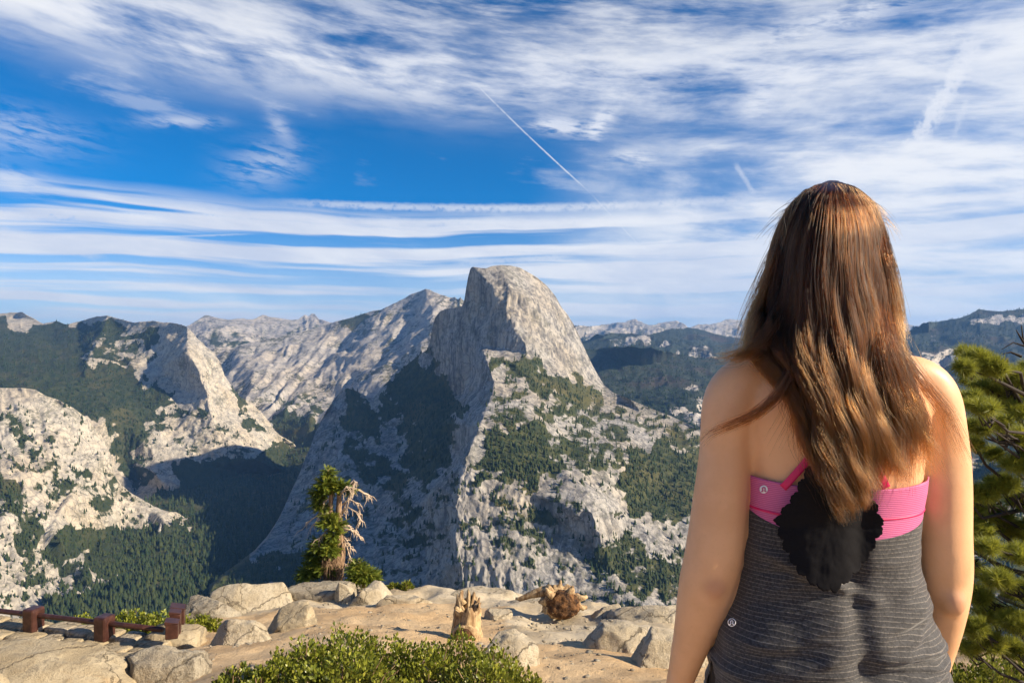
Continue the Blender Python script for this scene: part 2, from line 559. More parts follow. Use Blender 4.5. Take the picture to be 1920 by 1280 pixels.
# ------------------------------------------------------------------ the land
def build_land():
    mesh_obj('ground', [(-29500, -4500, -1000), (29500, -4500, -1000), (29500, 31500, -1000), (-29500, 31500, -1000)], [[0, 1, 2, 3]], M['floor'])['kind'] = 'structure'
    # far crest and the great slabs above the side canyon
    terrain('far_range', M['far'],
            top=[(200, 640), (330, 622), (355, 609), (372, 596), (385, 587), (396, 590), (410, 593), (450, 594), (478, 596), (492, 590), (506, 594), (530, 596), (560, 598), (566, 594), (572, 589), (578, 593), (585, 588), (590, 589),
                 (598, 598), (620, 604), (660, 600), (720, 610), (900, 630)],
            bottom=[(200, 760), (900, 760)],
            ctrl=[(200, 640, 13), (385, 587, 15), (590, 589, 17), (900, 630, 13), (200, 760, 8.5), (900, 760, 8), (480, 640, 11), (450, 595, 14.5), (400, 640, 10.5), (600, 660, 10), (400, 700, 9), (550, 720, 8.6)],
            amp=(150, 30, 8), wl=(1400, 330, 110), rows=90, step=2.4, woods=[([(380, 620), (620, 610), (640, 660), (420, 690)], 0.22)], spacing=4.5, tree_h=26)
    terrain('slab_mountain', M['far'],
            top=[(330, 700), (400, 668), (450, 645), (520, 632), (600, 612), (650, 598), (700, 581), (715, 578), (740, 566), (770, 550), (798, 541), (806, 543), (816, 549), (840, 556), (852, 556), (858, 560), (862, 555), (868, 562), (885, 580), (930, 600)],
            bottom=[(330, 860), (500, 860), (930, 900)],
            ctrl=[(330, 700, 9), (450, 645, 9.2), (600, 612, 9.6), (700, 581, 9.4), (798, 541, 9.2), (868, 562, 8.6), (930, 600, 8.2), (330, 860, 6.0), (500, 860, 5.8), (930, 900, 5.0),
                  (480, 740, 7.0), (560, 790, 6.2), (600, 720, 7.4), (680, 690, 7.4), (760, 620, 8.2), (820, 620, 7.4), (700, 800, 5.6), (520, 680, 8.2), (640, 640, 8.9)],
            amp=(60, 16, 5), wl=(900, 260, 80), rib=((0.72, 0.69), 34.0, 40.0), rows=150, step=2.4,
            woods=[([(640, 600), (720, 574), (770, 556), (700, 592), (650, 618)], 0.6), ([(500, 740), (560, 720), (640, 760), (620, 800), (540, 800)], 0.3),
                   ([(505, 770), (600, 790), (660, 830), (600, 870), (520, 860)], 0.75)], spacing=4.5, tree_h=26)
    # wooded upland and the dome left of the canyon
    terrain('canyon_dome', M['pale'],
            top=[(-120, 588), (0, 587), (38, 585), (58, 594), (80, 606), (90, 604), (105, 601), (118, 606), (125, 608), (150, 602), (180, 593), (200, 591), (222, 597), (250, 604), (285, 601), (300, 603), (318, 604), (335, 608), (350, 612), (358, 618), (368, 632), (385, 648),
                 (402, 662), (414, 682), (420, 700), (432, 720), (448, 742), (470, 755), (490, 770), (505, 790), (515, 806), (528, 818), (545, 828), (570, 850)],
            bottom=[(-120, 1010), (250, 1010), (570, 900)],
            ctrl=[(-120, 588, 8.5), (0, 587, 8.0), (80, 606, 7.4), (150, 602, 7.2), (200, 591, 6.6), (300, 603, 6.1), (350, 612, 5.75), (385, 648, 5.55), (402, 662, 5.5), (420, 700, 5.55), (448, 742, 5.5), (490, 770, 5.5), (570, 850, 6.0), (528, 818, 5.5),
                  (320, 640, 5.7), (300, 690, 5.55), (350, 660, 5.25), (375, 700, 5.15), (390, 740, 5.1), (340, 730, 5.35), (400, 790, 5.0), (440, 830, 4.95), (480, 860, 4.95), (480, 895, 5.1), (330, 800, 5.0), (300, 860, 4.75), (400, 870, 4.8),
                  (100, 650, 6.2), (0, 680, 5.6), (-120, 680, 5.6), (150, 710, 5.2), (250, 740, 5.2), (60, 730, 4.9), (190, 790, 4.7), (240, 800, 4.85), (235, 860, 4.8), (255, 900, 4.75), (280, 880, 4.6), (320, 920, 4.55), (-120, 1010, 3.6), (250, 1010, 4.2), (570, 900, 5.2), (400, 930, 4.6)],
            amp=(34, 10, 3.5), wl=(520, 120, 40), flute=16, rows=190, step=2.3, spacing=4.2, tree_h=22, wander=24.0, hue=-0.2,
            woods=[([(-130, 610), (80, 612), (150, 612), (250, 606), (300, 610), (270, 640), (150, 640), (180, 680), (260, 700), (330, 745), (350, 735), (290, 770), (250, 800), (230, 790), (170, 790), (110, 740), (-130, 730)], 0.95),
                   ([(-130, 590), (10, 590), (30, 620), (-130, 640)], 0.8), ([(190, 780), (260, 770), (265, 850), (250, 930), (215, 860)], 0.7),
                   ([(330, 870), (480, 850), (520, 820), (560, 850), (500, 905), (400, 960), (340, 985), (310, 920)], 0.85), ([(150, 640), (270, 640), (280, 690), (180, 690)], 0.35), ([(280, 760), (380, 760), (350, 800), (270, 800)], 0.35),
                   ([(225, 850), (320, 880), (260, 930)], 0.5), ([(430, 700), (470, 750), (500, 800), (470, 800), (440, 750)], 0.5), ([(220, 760), (420, 770), (500, 820), (480, 900), (260, 940)], 0.08)],
            bare=[([(15, 598), (50, 590), (80, 606), (60, 618), (20, 612)], 0.8), ([(190, 595), (280, 600), (250, 625), (200, 615)], 0.7), ([(275, 870), (330, 860), (340, 915), (290, 935)], 0.95)])
    # slabs nearest on the left
    terrain('slab_cliff', M['pale'],
            top=[(-160, 735), (-60, 728), (0, 727), (40, 727), (66, 730), (85, 741), (110, 750), (130, 760), (160, 780), (176, 800), (190, 815), (200, 835), (208, 860), (214, 885), (224, 905), (245, 925), (270, 940), (300, 955), (330, 964), (350, 972), (372, 985)],
            bottom=[(-160, 1230), (200, 1230), (372, 1010)],
            ctrl=[(-160, 735, 3.7), (0, 727, 3.65), (85, 741, 3.65), (160, 780, 3.7), (200, 835, 3.72), (224, 905, 3.75), (270, 940, 3.75), (350, 972, 3.85), (372, 1000, 3.6), (300, 990, 3.55), (100, 850, 3.35), (0, 820, 3.3), (-160, 820, 3.4), (50, 900, 3.05), (150, 900, 3.3),
                  (170, 960, 3.25), (0, 1000, 2.72), (90, 1000, 2.85), (220, 1000, 3.5), (60, 1080, 2.62), (130, 1060, 2.78), (-160, 1230, 2.2), (0, 1150, 2.45), (120, 1110, 2.62), (190, 1145, 2.54), (200, 1230, 2.2), (150, 1040, 3.0), (230, 1080, 2.9)],
            edges=[], amp=(30, 9, 3), wl=(330, 85, 30), flute=13, rib=((0.80, -0.60), 30.0, 12.0), rows=180, step=2.3, spacing=4.6, tree_h=22, wander=26.0,
            woods=[([(110, 990), (180, 985), (230, 1000), (340, 985), (380, 1010), (250, 1240), (190, 1140), (150, 1090), (100, 1040)], 0.9), ([(-10, 880), (40, 900), (70, 960), (80, 1020), (30, 960), (-10, 960)], 0.55),
                   ([(40, 1000), (80, 1000), (90, 1100), (50, 1110)], 0.55), ([(0, 770), (60, 780), (150, 860), (160, 900), (80, 870), (10, 800)], 0.3), ([(200, 850), (215, 920), (240, 950), (200, 930)], 0.5), ([(60, 860), (190, 930), (190, 980), (90, 900)], 0.28), ([(-200, 730), (230, 760), (300, 990), (200, 1150), (-200, 1200)], 0.03)],
            bare=[([(130, 1040), (160, 1050), (205, 1095), (200, 1105), (150, 1075)], 1.0)])
    # the wooded valley floor
    terrain('valley_floor', M['floor'],
            top=[(80, 1010), (250, 955), (330, 900), (420, 850), (500, 812), (545, 800), (600, 800), (640, 830)],
            bottom=[(80, 1240), (640, 1240)],
            ctrl=[(80, 1010, 3.4), (330, 900, 4.9), (420, 850, 5.6), (545, 800, 6.6), (640, 830, 5.6), (300, 1000, 3.5), (500, 900, 4.95), (450, 1000, 3.55), (150, 1100, 2.72), (300, 1100, 2.76), (450, 1100, 2.76), (80, 1240, 2.05), (640, 1240, 2.05), (400, 950, 4.1), (600, 950, 4.1), (560, 1050, 3.1)],
            amp=(8, 6, 4), wl=(500, 120, 40), rows=120, step=3.0, spacing=4.4, tree_h=36, hue=0.0,
            woods=[([(0, 700), (700, 700), (700, 1300), (0, 1300)], 1.0)], bare=[([(495, 880), (520, 865), (530, 875), (505, 900)], 1.0)])
    # hills and ranges to the right
    terrain('far_peaks', M['far'],
            top=[(1000, 640), (1085, 611), (1110, 613), (1135, 606), (1150, 606), (1170, 603), (1186, 598), (1200, 602), (1222, 607), (1235, 603), (1268, 602), (1290, 611), (1310, 608), (1340, 605), (1362, 600), (1385, 600), (1400, 597), (1450, 604), (1550, 600), (1650, 612), (1692, 606), (1702, 606), (1715, 612), (1740, 612), (1900, 620), (2000, 620)],
            bottom=[(1000, 690), (2000, 690)],
            ctrl=[(1000, 640, 17), (1186, 598, 19), (1400, 597, 19), (1700, 606, 19), (2000, 620, 18), (1000, 690, 11), (2000, 690, 11), (1300, 690, 11), (1650, 690, 11)],
            amp=(240, 60, 14), wl=(1500, 420, 130), rows=60, step=2.4, woods=[([(1000, 625), (2000, 625), (2000, 700), (1000, 700)], 0.35)], spacing=6, tree_h=30)
    terrain('wooded_hills', M['hill'],
            top=[(1000, 650), (1085, 640), (1120, 630), (1150, 624), (1185, 622), (1210, 630), (1240, 620), (1290, 614), (1330, 622), (1380, 634), (1450, 640), (1550, 650), (1700, 650), (2000, 640)],
            bottom=[(1000, 760), (2000, 780)],
            ctrl=[(1000, 650, 10), (1185, 622, 10.5), (1290, 614, 11.5), (1380, 634, 11), (2000, 640, 11), (1000, 760, 6), (1300, 760, 6), (2000, 780, 6), (1200, 670, 8), (1350, 680, 8), (1600, 690, 8)],
            amp=(110, 40, 12), wl=(900, 260, 80), rows=80, step=2.6, spacing=3.6, tree_h=24, hue=-0.35, wander=10,
            woods=[([(900, 600), (2000, 600), (2000, 800), (900, 800)], 0.95)], bare=[([(1140, 628), (1210, 632), (1225, 645), (1150, 640)], 0.75), ([(1260, 655), (1330, 648), (1350, 668), (1280, 672)], 0.8), ([(1210, 640), (1260, 640), (1250, 650), (1215, 650)], 0.7)])
    terrain('forest_slope', M['hill'],
            top=[(1000, 680), (1085, 655), (1150, 652), (1220, 655), (1300, 668), (1380, 680), (1500, 700), (1700, 700), (1800, 690), (2000, 690)],
            bottom=[(1000, 900), (1300, 900), (1700, 960), (2000, 960)],
            ctrl=[(1000, 680, 6.5), (1085, 655, 7.3), (1300, 668, 7.2), (2000, 690, 7), (1000, 900, 3.9), (1300, 900, 3.9), (2000, 960, 3.9), (1200, 740, 5.5), (1300, 760, 5.0), (1500, 760, 5.2), (1250, 700, 6.2), (1400, 720, 6.0), (1350, 820, 4.4)],
            amp=(40, 20, 8), wl=(600, 150, 50), rows=120, step=2.6, spacing=3.7, tree_h=24, hue=-0.35, wander=12,
            woods=[([(900, 640), (2100, 640), (2100, 980), (900, 980)], 0.95)], bare=[([(1260, 715), (1330, 725), (1330, 760), (1290, 745)], 0.6), ([(1240, 745), (1320, 765), (1310, 790), (1260, 775)], 0.55)])
    terrain('right_ridge', M['hill'],
            top=[(1560, 660), (1640, 640), (1690, 624), (1715, 613), (1740, 606), (1770, 600), (1795, 598), (1815, 590), (1838, 578), (1855, 581), (1875, 583), (1900, 579), (1925, 575), (1970, 570), (2060, 566)],
            bottom=[(1560, 1000), (2060, 1000)],
            ctrl=[(1560, 660, 8.6), (1690, 624, 9), (1838, 578, 9.4), (2060, 566, 9.2), (1560, 1000, 4.2), (2060, 1000, 4.2), (1700, 655, 7.6), (1760, 658, 7.2), (1760, 700, 7.0), (1800, 640, 7.7), (1900, 640, 7.6), (1720, 700, 6.4), (1800, 760, 5.8), (1900, 760, 5.6), (2060, 700, 6.0)],
            amp=(80, 34, 10), wl=(800, 220, 70), flute=26, rows=130, step=2.6, spacing=3.8, tree_h=24, hue=-0.35, wander=9,
            woods=[([(1500, 560), (2100, 540), (2100, 1010), (1500, 1010)], 0.92)],
            bare=[([(1725, 655), (1800, 655), (1795, 690), (1750, 700), (1725, 675)], 0.95), ([(1860, 596), (1980, 588), (1980, 602), (1860, 606)], 0.85), ([(1790, 597), (1880, 590), (1880, 605), (1800, 606)], 0.45), ([(1730, 622), (1780, 618), (1770, 628), (1730, 630)], 0.6),
                  ([(1780, 740), (2000, 740), (2000, 1000), (1780, 1000)], 0.45)])
    # the great half dome with its shoulder and the walls below it
    ct = [(395, 1112, 2.76), (500, 1010, 3.45), (530, 960, 3.85), (560, 890, 4.2), (600, 790, 4.55), (650, 727, 4.75), (700, 745, 4.65), (740, 700, 4.80), (800, 655, 4.74),
          (806, 640, 4.72), (822, 585, 4.64), (838, 578, 4.57), (872, 560, 4.38), (884, 500, 4.26), (905, 520, 4.17), (925, 545, 4.08), (945, 580, 3.98), (965, 610, 3.91), (982, 640, 3.84), (990, 665, 3.80),
          (815, 680, 4.62), (830, 715, 4.5), (862, 740, 4.30), (880, 700, 4.15), (900, 655, 4.02),
          (935, 497, 4.26), (960, 498, 4.33), (985, 508, 4.36), (1030, 540, 4.42), (1065, 590, 4.42), (1095, 650, 4.36), (1132, 720, 4.25), (960, 545, 4.04), (1000, 560, 4.10), (1000, 610, 3.97), (1040, 620, 4.08), (1030, 670, 3.92), (1070, 680, 4.05), (1020, 590, 4.08),
          (930, 656, 3.96), (960, 660, 3.88), (930, 670, 3.64), (965, 680, 3.60), (905, 660, 3.66), (925, 720, 3.25), (912, 765, 2.97), (895, 800, 2.78), (868, 870, 2.56), (852, 950, 2.46), (852, 1050, 2.37), (870, 1130, 2.33), (870, 1210, 2.2),
          (790, 745, 4.5), (760, 800, 4.3), (700, 800, 4.4), (850, 850, 3.5), (830, 790, 4.0), (760, 870, 3.95), (640, 850, 4.2), (600, 950, 3.75), (700, 950, 3.6), (790, 940, 3.2), (560, 1050, 3.02), (700, 1080, 2.85), (800, 1020, 2.95), (800, 1120, 2.62), (640, 1150, 2.62), (540, 1210, 2.4), (395, 1210, 2.3),
          (1060, 705, 3.84), (1000, 715, 3.5), (950, 690, 3.6), (1132, 738, 4.05), (1000, 790, 2.9), (1080, 790, 3.25), (1200, 772, 3.72), (1300, 805, 3.62), (960, 860, 2.62), (1050, 870, 2.66), (1150, 860, 2.86), (1280, 870, 3.14), (930, 900, 2.53), (1000, 930, 2.53),
          (950, 990, 2.44), (1000, 1100, 2.34), (1060, 990, 2.51), (1110, 960, 2.42), (1180, 960, 2.63), (1230, 930, 2.86), (1150, 1080, 2.38), (1280, 1100, 2.42), (1290, 970, 2.72), (1400, 880, 3.3), (1400, 1150, 2.3), (1600, 930, 3.2), (1600, 1150, 2.3), (1800, 900, 3.1), (1990, 900, 3.1), (1990, 1210, 2.15), (1280, 1210, 2.12), (1850, 1000, 2.7), (1100, 1210, 2.15)]
    ct = [(a, b, c * 0.92) for a, b, c in ct]
    ix = {(a, b): i for i, (a, b, c) in enumerate(ct)}
    def line(*pts): return [(ix[pts[i]], ix[pts[i + 1]]) for i in range(len(pts) - 1)]
    ed = line((884, 500), (905, 520), (925, 545), (945, 580), (965, 610), (982, 640), (990, 665)) + line((905, 660), (925, 720), (912, 765), (895, 800), (868, 870), (852, 950), (852, 1050), (870, 1130)) + \
        line((806, 640), (815, 680), (830, 715), (862, 740), (880, 700), (900, 655), (930, 656), (960, 660), (990, 665)) + line((905, 660), (930, 670), (965, 680), (1000, 715)) + line((990, 665), (1060, 705), (1132, 738))
    terrain('half_dome', M['dome'],
            top=[(392, 1112), (410, 1093), (450, 1062), (478, 1038), (500, 1012), (520, 980), (532, 955), (548, 918), (562, 888), (572, 860), (582, 838), (592, 810), (602, 788), (614, 768), (625, 750), (638, 734), (650, 727), (664, 731), (678, 737), (692, 746), (702, 744),
                 (720, 722), (740, 702), (765, 682), (785, 665), (800, 656), (806, 640), (810, 615), (816, 595), (826, 583), (838, 578), (852, 577), (866, 574), (871, 562), (874, 540), (878, 518), (882, 503), (886, 500), (900, 502), (912, 503), (922, 499), (938, 497), (958, 498), (975, 502),
                 (990, 510), (1008, 521), (1026, 536), (1042, 555), (1052, 574), (1066, 592), (1078, 612), (1088, 634), (1098, 657), (1108, 678), (1120, 700), (1133, 722), (1150, 736), (1180, 748), (1220, 765), (1260, 780), (1300, 800), (1350, 825), (1420, 870), (1520, 900), (1620, 900), (1700, 880), (1760, 862), (1850, 860), (1990, 850)],
            bottom=[(392, 1118), (440, 1160), (540, 1215), (1990, 1215)], ctrl=ct, edges=ed, step=2.0, rows=280, smooth=3, amp=(16, 6, 2.2), wl=(360, 90, 28), flute=15, slant=0.55, spacing=4.4, tree_h=20, edge_keep=0.12, wander=30.0,
            back=((60, 6), (200, 40), (450, 200), (900, 1000)),
            woods=[([(715, 725), (800, 658), (815, 690), (835, 720), (862, 745), (850, 790), (800, 800), (740, 790)], 0.92), ([(650, 730), (700, 750), (720, 790), (690, 830), (640, 800)], 0.75), ([(760, 800), (860, 745), (850, 860), (800, 900), (750, 880)], 0.8),
                   ([(630, 830), (720, 850), (740, 900), (680, 900)], 0.7), ([(700, 880), (790, 900), (760, 950), (700, 930)], 0.4), ([(370, 1040), (480, 1040), (500, 1140), (370, 1140)], 0.95), ([(430, 1085), (530, 1020), (600, 1060), (620, 1120), (500, 1150)], 0.75), ([(740, 960), (830, 950), (820, 1010), (760, 1020)], 0.35), ([(620, 960), (680, 940), (640, 1080), (600, 1080)], 0.4),
                   ([(915, 665), (990, 672), (1090, 712), (1140, 740), (1110, 760), (1020, 735), (960, 720)], 0.75), ([(940, 740), (1130, 745), (1300, 800), (1300, 840), (1150, 800), (1060, 810), (990, 790), (950, 800)], 0.36),
                   ([(930, 800), (1010, 800), (1040, 860), (1000, 895), (880, 890), (900, 850)], 0.92), ([(1050, 800), (1150, 830), (1180, 870), (1100, 880), (1040, 850)], 0.42), ([(1180, 840), (1310, 830), (1320, 900), (1290, 970), (1160, 965), (1170, 900)], 0.9),
                   ([(985, 860), (1080, 880), (1060, 900), (1000, 905)], 0.6), ([(1000, 940), (1060, 950), (1030, 1010), (980, 1030)], 0.45), ([(1100, 1040), (1200, 1020), (1300, 1060), (1300, 1110), (1180, 1110)], 0.6), ([(930, 930), (975, 940), (970, 1000), (930, 990)], 0.35),
                   ([(1300, 850), (2000, 850), (2000, 1220), (1300, 1220)], 0.55), ([(870, 890), (1310, 880), (1310, 1220), (870, 1220)], 0.03), ([(600, 780), (860, 750), (860, 1220), (480, 1220)], 0.10), ([(930, 690), (1320, 760), (1320, 900), (900, 900)], 0.13)],
            bare=[([(905, 655), (930, 690), (960, 730), (940, 740), (920, 720)], 0.9)])


build_land()


def build_forest():
    a = np.concatenate(FOREST)
    if len(a) > 90000:
        a = a[rng.permutation(len(a))[:90000]]
    n = len(a)
    S = 5
    ang = np.linspace(0, 2 * np.pi, S, endpoint=False)
    base = []
    for z0, r0, z1 in ((0.06, 0.21, 0.62), (0.38, 0.15, 1.0)):
        ring = np.column_stack([r0 * np.cos(ang), r0 * np.sin(ang), np.full(S, z0)])
        base += [ring, np.array([[0, 0, z1]])]
    base = np.concatenate(base)
    f = []
    for k in range(2):
        o = k * (S + 1)
        f += [[o + i, o + (i + 1) % S, o + S] for i in range(S)]
    f = np.array(f)
    nv = len(base)
    rot = rng.random(n) * 6.28
    c, s = np.cos(rot)[:, None], np.sin(rot)[:, None]
    wd = (0.8 + 0.6 * rng.random(n))[:, None]
    x = (base[None, :, 0] * c - base[None, :, 1] * s) * wd
    y = (base[None, :, 0] * s + base[None, :, 1] * c) * wd
    jit = 1 + 0.25 * rng.standard_normal((n, nv))
    h = a[:, 3:4]
    v = np.stack([a[:, 0:1] + x * h * jit, a[:, 1:2] + y * h * jit, a[:, 2:3] - 1.5 + base[None, :, 2] * h], -1)
    faces = (f[None] + (np.arange(n) * nv)[:, None, None]).reshape(-1, 3)
    m, t, b = material('conifer_forest')
    hu = t.sm(t.attr('hue').outputs['Fac'], 0.0, 1.0, kind='LINEAR')
    col = t.mix(hu, (0.022, 0.040, 0.016), (0.075, 0.082, 0.026))
    t.put(b.inputs['Base Color'], col)
    b.inputs['Roughness'].default_value = 0.8
    b.inputs['Specular IOR Level'].default_value = 0.15
    o = mesh_obj('conifer_forest', v.reshape(-1, 3), faces, m, smooth=False, attrs={'hue': np.repeat(a[:, 4], nv)})
    tag(o, 'dark conifer forest covering valley floor, uplands and mountain shoulders', 'forest', kind='stuff')
    print('forest trees', n)


build_forest()
# ------------------------------------------------------------------ near ground
def near_rock(name, light=(0.45, 0.375, 0.26), dark=(0.17, 0.13, 0.085), pale=(0.56, 0.49, 0.37), sc=1.0, spot=0.5):
    m, t, b = material(name)
    pos = t.node('ShaderNodeTexCoord').outputs['Object']
    n1 = t.noise(pos, 1.6 / sc, 6, 0.6)
    n2 = t.noise(pos, 9.0 / sc, 6, 0.7)
    n3 = t.noise(pos, 60.0 / sc, 3, 0.7)
    c = t.mix(t.sm(n1, 0.35, 0.65), light, pale)
    c = t.mix(t.mul(t.sm(n2, 0.50, 0.70), spot), c, dark)
    c = t.mix(t.mul(t.sm(n3, 0.56, 0.66), 0.45), c, dark)
    rust = t.noise(pos, 0.9 / sc, 4, 0.6, 0.4)
    c = t.mix(t.mul(t.sm(rust, 0.58, 0.72), 0.5), c, (0.42, 0.25, 0.11))
    li_ = t.noise(pos, 3.2 / sc, 5, 0.7, 0.6)
    c = t.mix(t.mul(t.sm(li_, 0.56, 0.64), 0.55), c, (0.13, 0.115, 0.09))
    base_in = c
    b.inputs['Roughness'].default_value = 0.9
    b.inputs['Specular IOR Level'].default_value = 0.2
    wp = t.node('ShaderNodeVectorMath', operation='ADD'); t.put(wp.inputs[0], pos); t.put(wp.inputs[1], t.comb(t.mul(n1, 0.8), t.mul(n2, 0.25), t.mul(n1, 0.5)))
    cr = t.voro(t.scale(wp.outputs[0], (1.0, 1.0, 0.7)), 0.9 / sc, 'DISTANCE_TO_EDGE')
    t.put(b.inputs['Base Color'], t.mix(t.mul(t.sm(cr, 0.011, 0.002), 0.5), base_in, (0.06, 0.045, 0.03)))
    h = t.add(t.add(t.mul(n2, 0.7), t.mul(n3, 0.25)), t.mul(t.sm(cr, 0.016, 0.0), -0.3))
    t.put(b.inputs['Normal'], t.bump(h, 1.0, 0.085 * sc))
    return m


def sand_mat():
    m, t, b = material('sandy_ground')
    pos = t.node('ShaderNodeNewGeometry').outputs['Position']
    rock = t.attr('rock').outputs['Fac']
    n1 = t.noise(pos, 0.8, 6, 0.6)
    n2 = t.noise(pos, 7.0, 6, 0.7)
    n3 = t.noise(pos, 55.0, 3, 0.7)
    sand = t.mix(t.sm(n1, 0.35, 0.65), (0.53, 0.36, 0.195), (0.61, 0.45, 0.27))
    sand = t.mix(t.mul(t.sm(n2, 0.50, 0.72), 0.35), sand, (0.27, 0.165, 0.08))
    sand = t.mix(t.mul(t.sm(n3, 0.60, 0.68), 0.5), sand, (0.20, 0.13, 0.07))
    st = t.mix(t.sm(n1, 0.35, 0.62), (0.46, 0.37, 0.245), (0.55, 0.47, 0.345))
    st = t.mix(t.mul(t.sm(n2, 0.54, 0.72), 0.35), st, (0.22, 0.165, 0.10))
    c = t.mix(t.sm(t.add(rock, t.mul(t.sub(n2, 0.5), 0.5)), 0.4, 0.6), sand, st)
    t.put(b.inputs['Base Color'], c)
    b.inputs['Roughness'].default_value = 0.95
    b.inputs['Specular IOR Level'].default_value = 0.1
    t.put(b.inputs['Normal'], t.bump(t.add(t.mul(n2, 1.0), t.mul(n3, 0.3)), 0.8, 0.05))
    return m


M['rock'] = near_rock('weathered_granite')
M['rock_grey'] = near_rock('grey_granite', (0.34, 0.29, 0.215), (0.10, 0.08, 0.055), (0.44, 0.39, 0.30), 1.0, 0.85)
M['rock_gold'] = near_rock('golden_granite', (0.42, 0.335, 0.21), (0.15, 0.11, 0.065), (0.50, 0.42, 0.29), 0.8, 0.45)
M['sand'] = sand_mat()

GC = [(420, 1270, 7.0), (700, 1188, 10.5), (600, 1205, 9.4), (1040, 1205, 10.2), (1240, 1275, 7.0), (870, 1198, 11.0), (1050, 1152, 14.0), (640, 1152, 13.0), (500, 1205, 10.0), (800, 1112, 16.2), (900, 1118, 16.2), (1000, 1126, 16.0), (1150, 1142, 15.0), (1270, 1156, 14.4),
      (650, 1104, 17.0), (560, 1115, 16.4), (450, 1150, 14.8), (380, 1195, 13.0), (120, 1225, 11.0), (0, 1215, 12.0), (300, 1225, 11.4), (100, 1275, 8.0), (300, 1285, 7.4), (-300, 1215, 11.0), (1500, 1262, 8.0), (1850, 1300, 6.0), (1980, 1255, 8.0), (1500, 1168, 13.4), (1900, 1215, 11.2),
      (750, 1290, 6.2), (960, 1290, 6.3), (1150, 1200, 10.5), (720, 1140, 14.0), (820, 1160, 12.8), (1230, 1190, 11.0), (2400, 1230, 9.0)]
gc = [P(a, b, c).tolist() for a, b, c in GC] + [[-5, 0, 0.05], [0, -4, 0.1], [0.5, 0.6, 0.0], [0.5, 1.5, 0.0], [4, 0, 0.0], [2, -5, 0.2], [-2, 2.0, -0.15], [0.6, 2.6, -0.3], [2.6, 2.6, -0.3], [-9, 3, -0.9], [9, 2, -0.3], [-6, -5, 0.1], [8, -6, 0.2], [-3, 4.5, -1.25], [2.5, 4.6, -1.2], [0, 4.6, -1.2]]
gc = np.array(gc)


def _tps(r):
    return np.where(r > 1e-9, r * r * np.log(np.maximum(r, 1e-9)), 0.0)


def _fit():
    n = len(gc)
    K = _tps(np.hypot(gc[:, None, 0] - gc[None, :, 0], gc[:, None, 1] - gc[None, :, 1])) + np.eye(n) * 0.6
    Pm = np.column_stack([np.ones(n), gc[:, :2]])
    A = np.block([[K, Pm], [Pm.T, np.zeros((3, 3))]])
    return np.linalg.solve(A, np.concatenate([gc[:, 2], np.zeros(3)]))


_gw = _fit()


def ground_z(x, y):
    x, y = np.asarray(x, float), np.asarray(y, float)
    k = _tps(np.hypot(x[..., None] - gc[:, 0], y[..., None] - gc[:, 1]))
    z = k @ _gw[:-3] + _gw[-3] + _gw[-2] * x + _gw[-1] * y
    # the brink: beyond it the rock drops to the valley
    px = CX + x / np.maximum(y, 0.5) * F
    brink = np.interp(px, [-600, 0, 300, 420, 560, 650, 800, 1000, 1270, 1500, 1900, 2600], [13.0, 13.2, 13.2, 15.0, 17.2, 18.0, 17.2, 16.8, 15.0, 14.0, 12.0, 11.0])
    over = np.clip(y - brink, 0, None)
    zb = np.minimum(z, z)
    return np.where(over > 0, np.maximum(np.minimum(zb, -2.0) - over * 1.1 - over ** 2 * 0.18, -70 - over * 1.0), zb)


def build_ground():
    xs = np.concatenate([np.linspace(-400, -16, 22)[:-1], np.linspace(-16, 12, 330), np.linspace(12, 400, 22)[1:]])
    ys = np.concatenate([np.linspace(-60, -2, 12)[:-1], np.linspace(-2, 22, 280), np.linspace(22, 600, 30)[1:]])
    X, Yg = np.meshgrid(xs, ys)
    Z = ground_z(np.clip(X, -16, 14), np.clip(Yg, -6, 26))
    far = np.clip(Yg - 26, 0, None)
    Z = np.where(far > 0, Z - far * 1.55, Z)
    side = np.clip(np.abs(X) - 16, 0, None)
    Z = np.where((side > 0) & (Yg < 26), Z - side * 0.15, Z)
    Z = np.maximum(Z, -1004)
    p = np.stack([X, Yg, Z], -1)
    px = CX + X / np.maximum(Yg, 0.5) * F
    py = HY - (Z - CZ) / np.maximum(Yg, 0.5) * F
    rock = np.clip((px - 880) / 140, 0, 1) * np.clip((1240 - py) / 60, 0, 1) * (Yg > 7.5)
    rock = np.maximum(rock, np.clip((Yg - 14.0) / 1.6, 0, 1))
    q = p * np.array([1, 1, 0])
    near = np.clip((Yg - 2.2) / 2, 0, 1)
    bumps = 0.10 * fbm(q / 1.3, 4) + 0.16 * rock * (ridged(q / 2.4 + 5, 3) - 1.1) + 0.018 * fbm(q / 0.22, 3)
    p[..., 2] += bumps * near
    o = mesh_obj('terrace_ground', p.reshape(-1, 3), grid_faces(len(ys), len(xs)), M['sand'], attrs={'rock': rock})
    tag(o, kind='structure')


build_ground()

# ------------------------------------------------------------------ boulders
def ico(sub):
    bm = bmesh.new()
    bmesh.ops.create_icosphere(bm, subdivisions=sub, radius=1.0)
    v = np.array([x.co[:] for x in bm.verts]); f = [[y.index for y in x.verts] for x in bm.faces]
    bm.free()
    return v, f


ICO5, ICO3 = ico(5), ico(3)


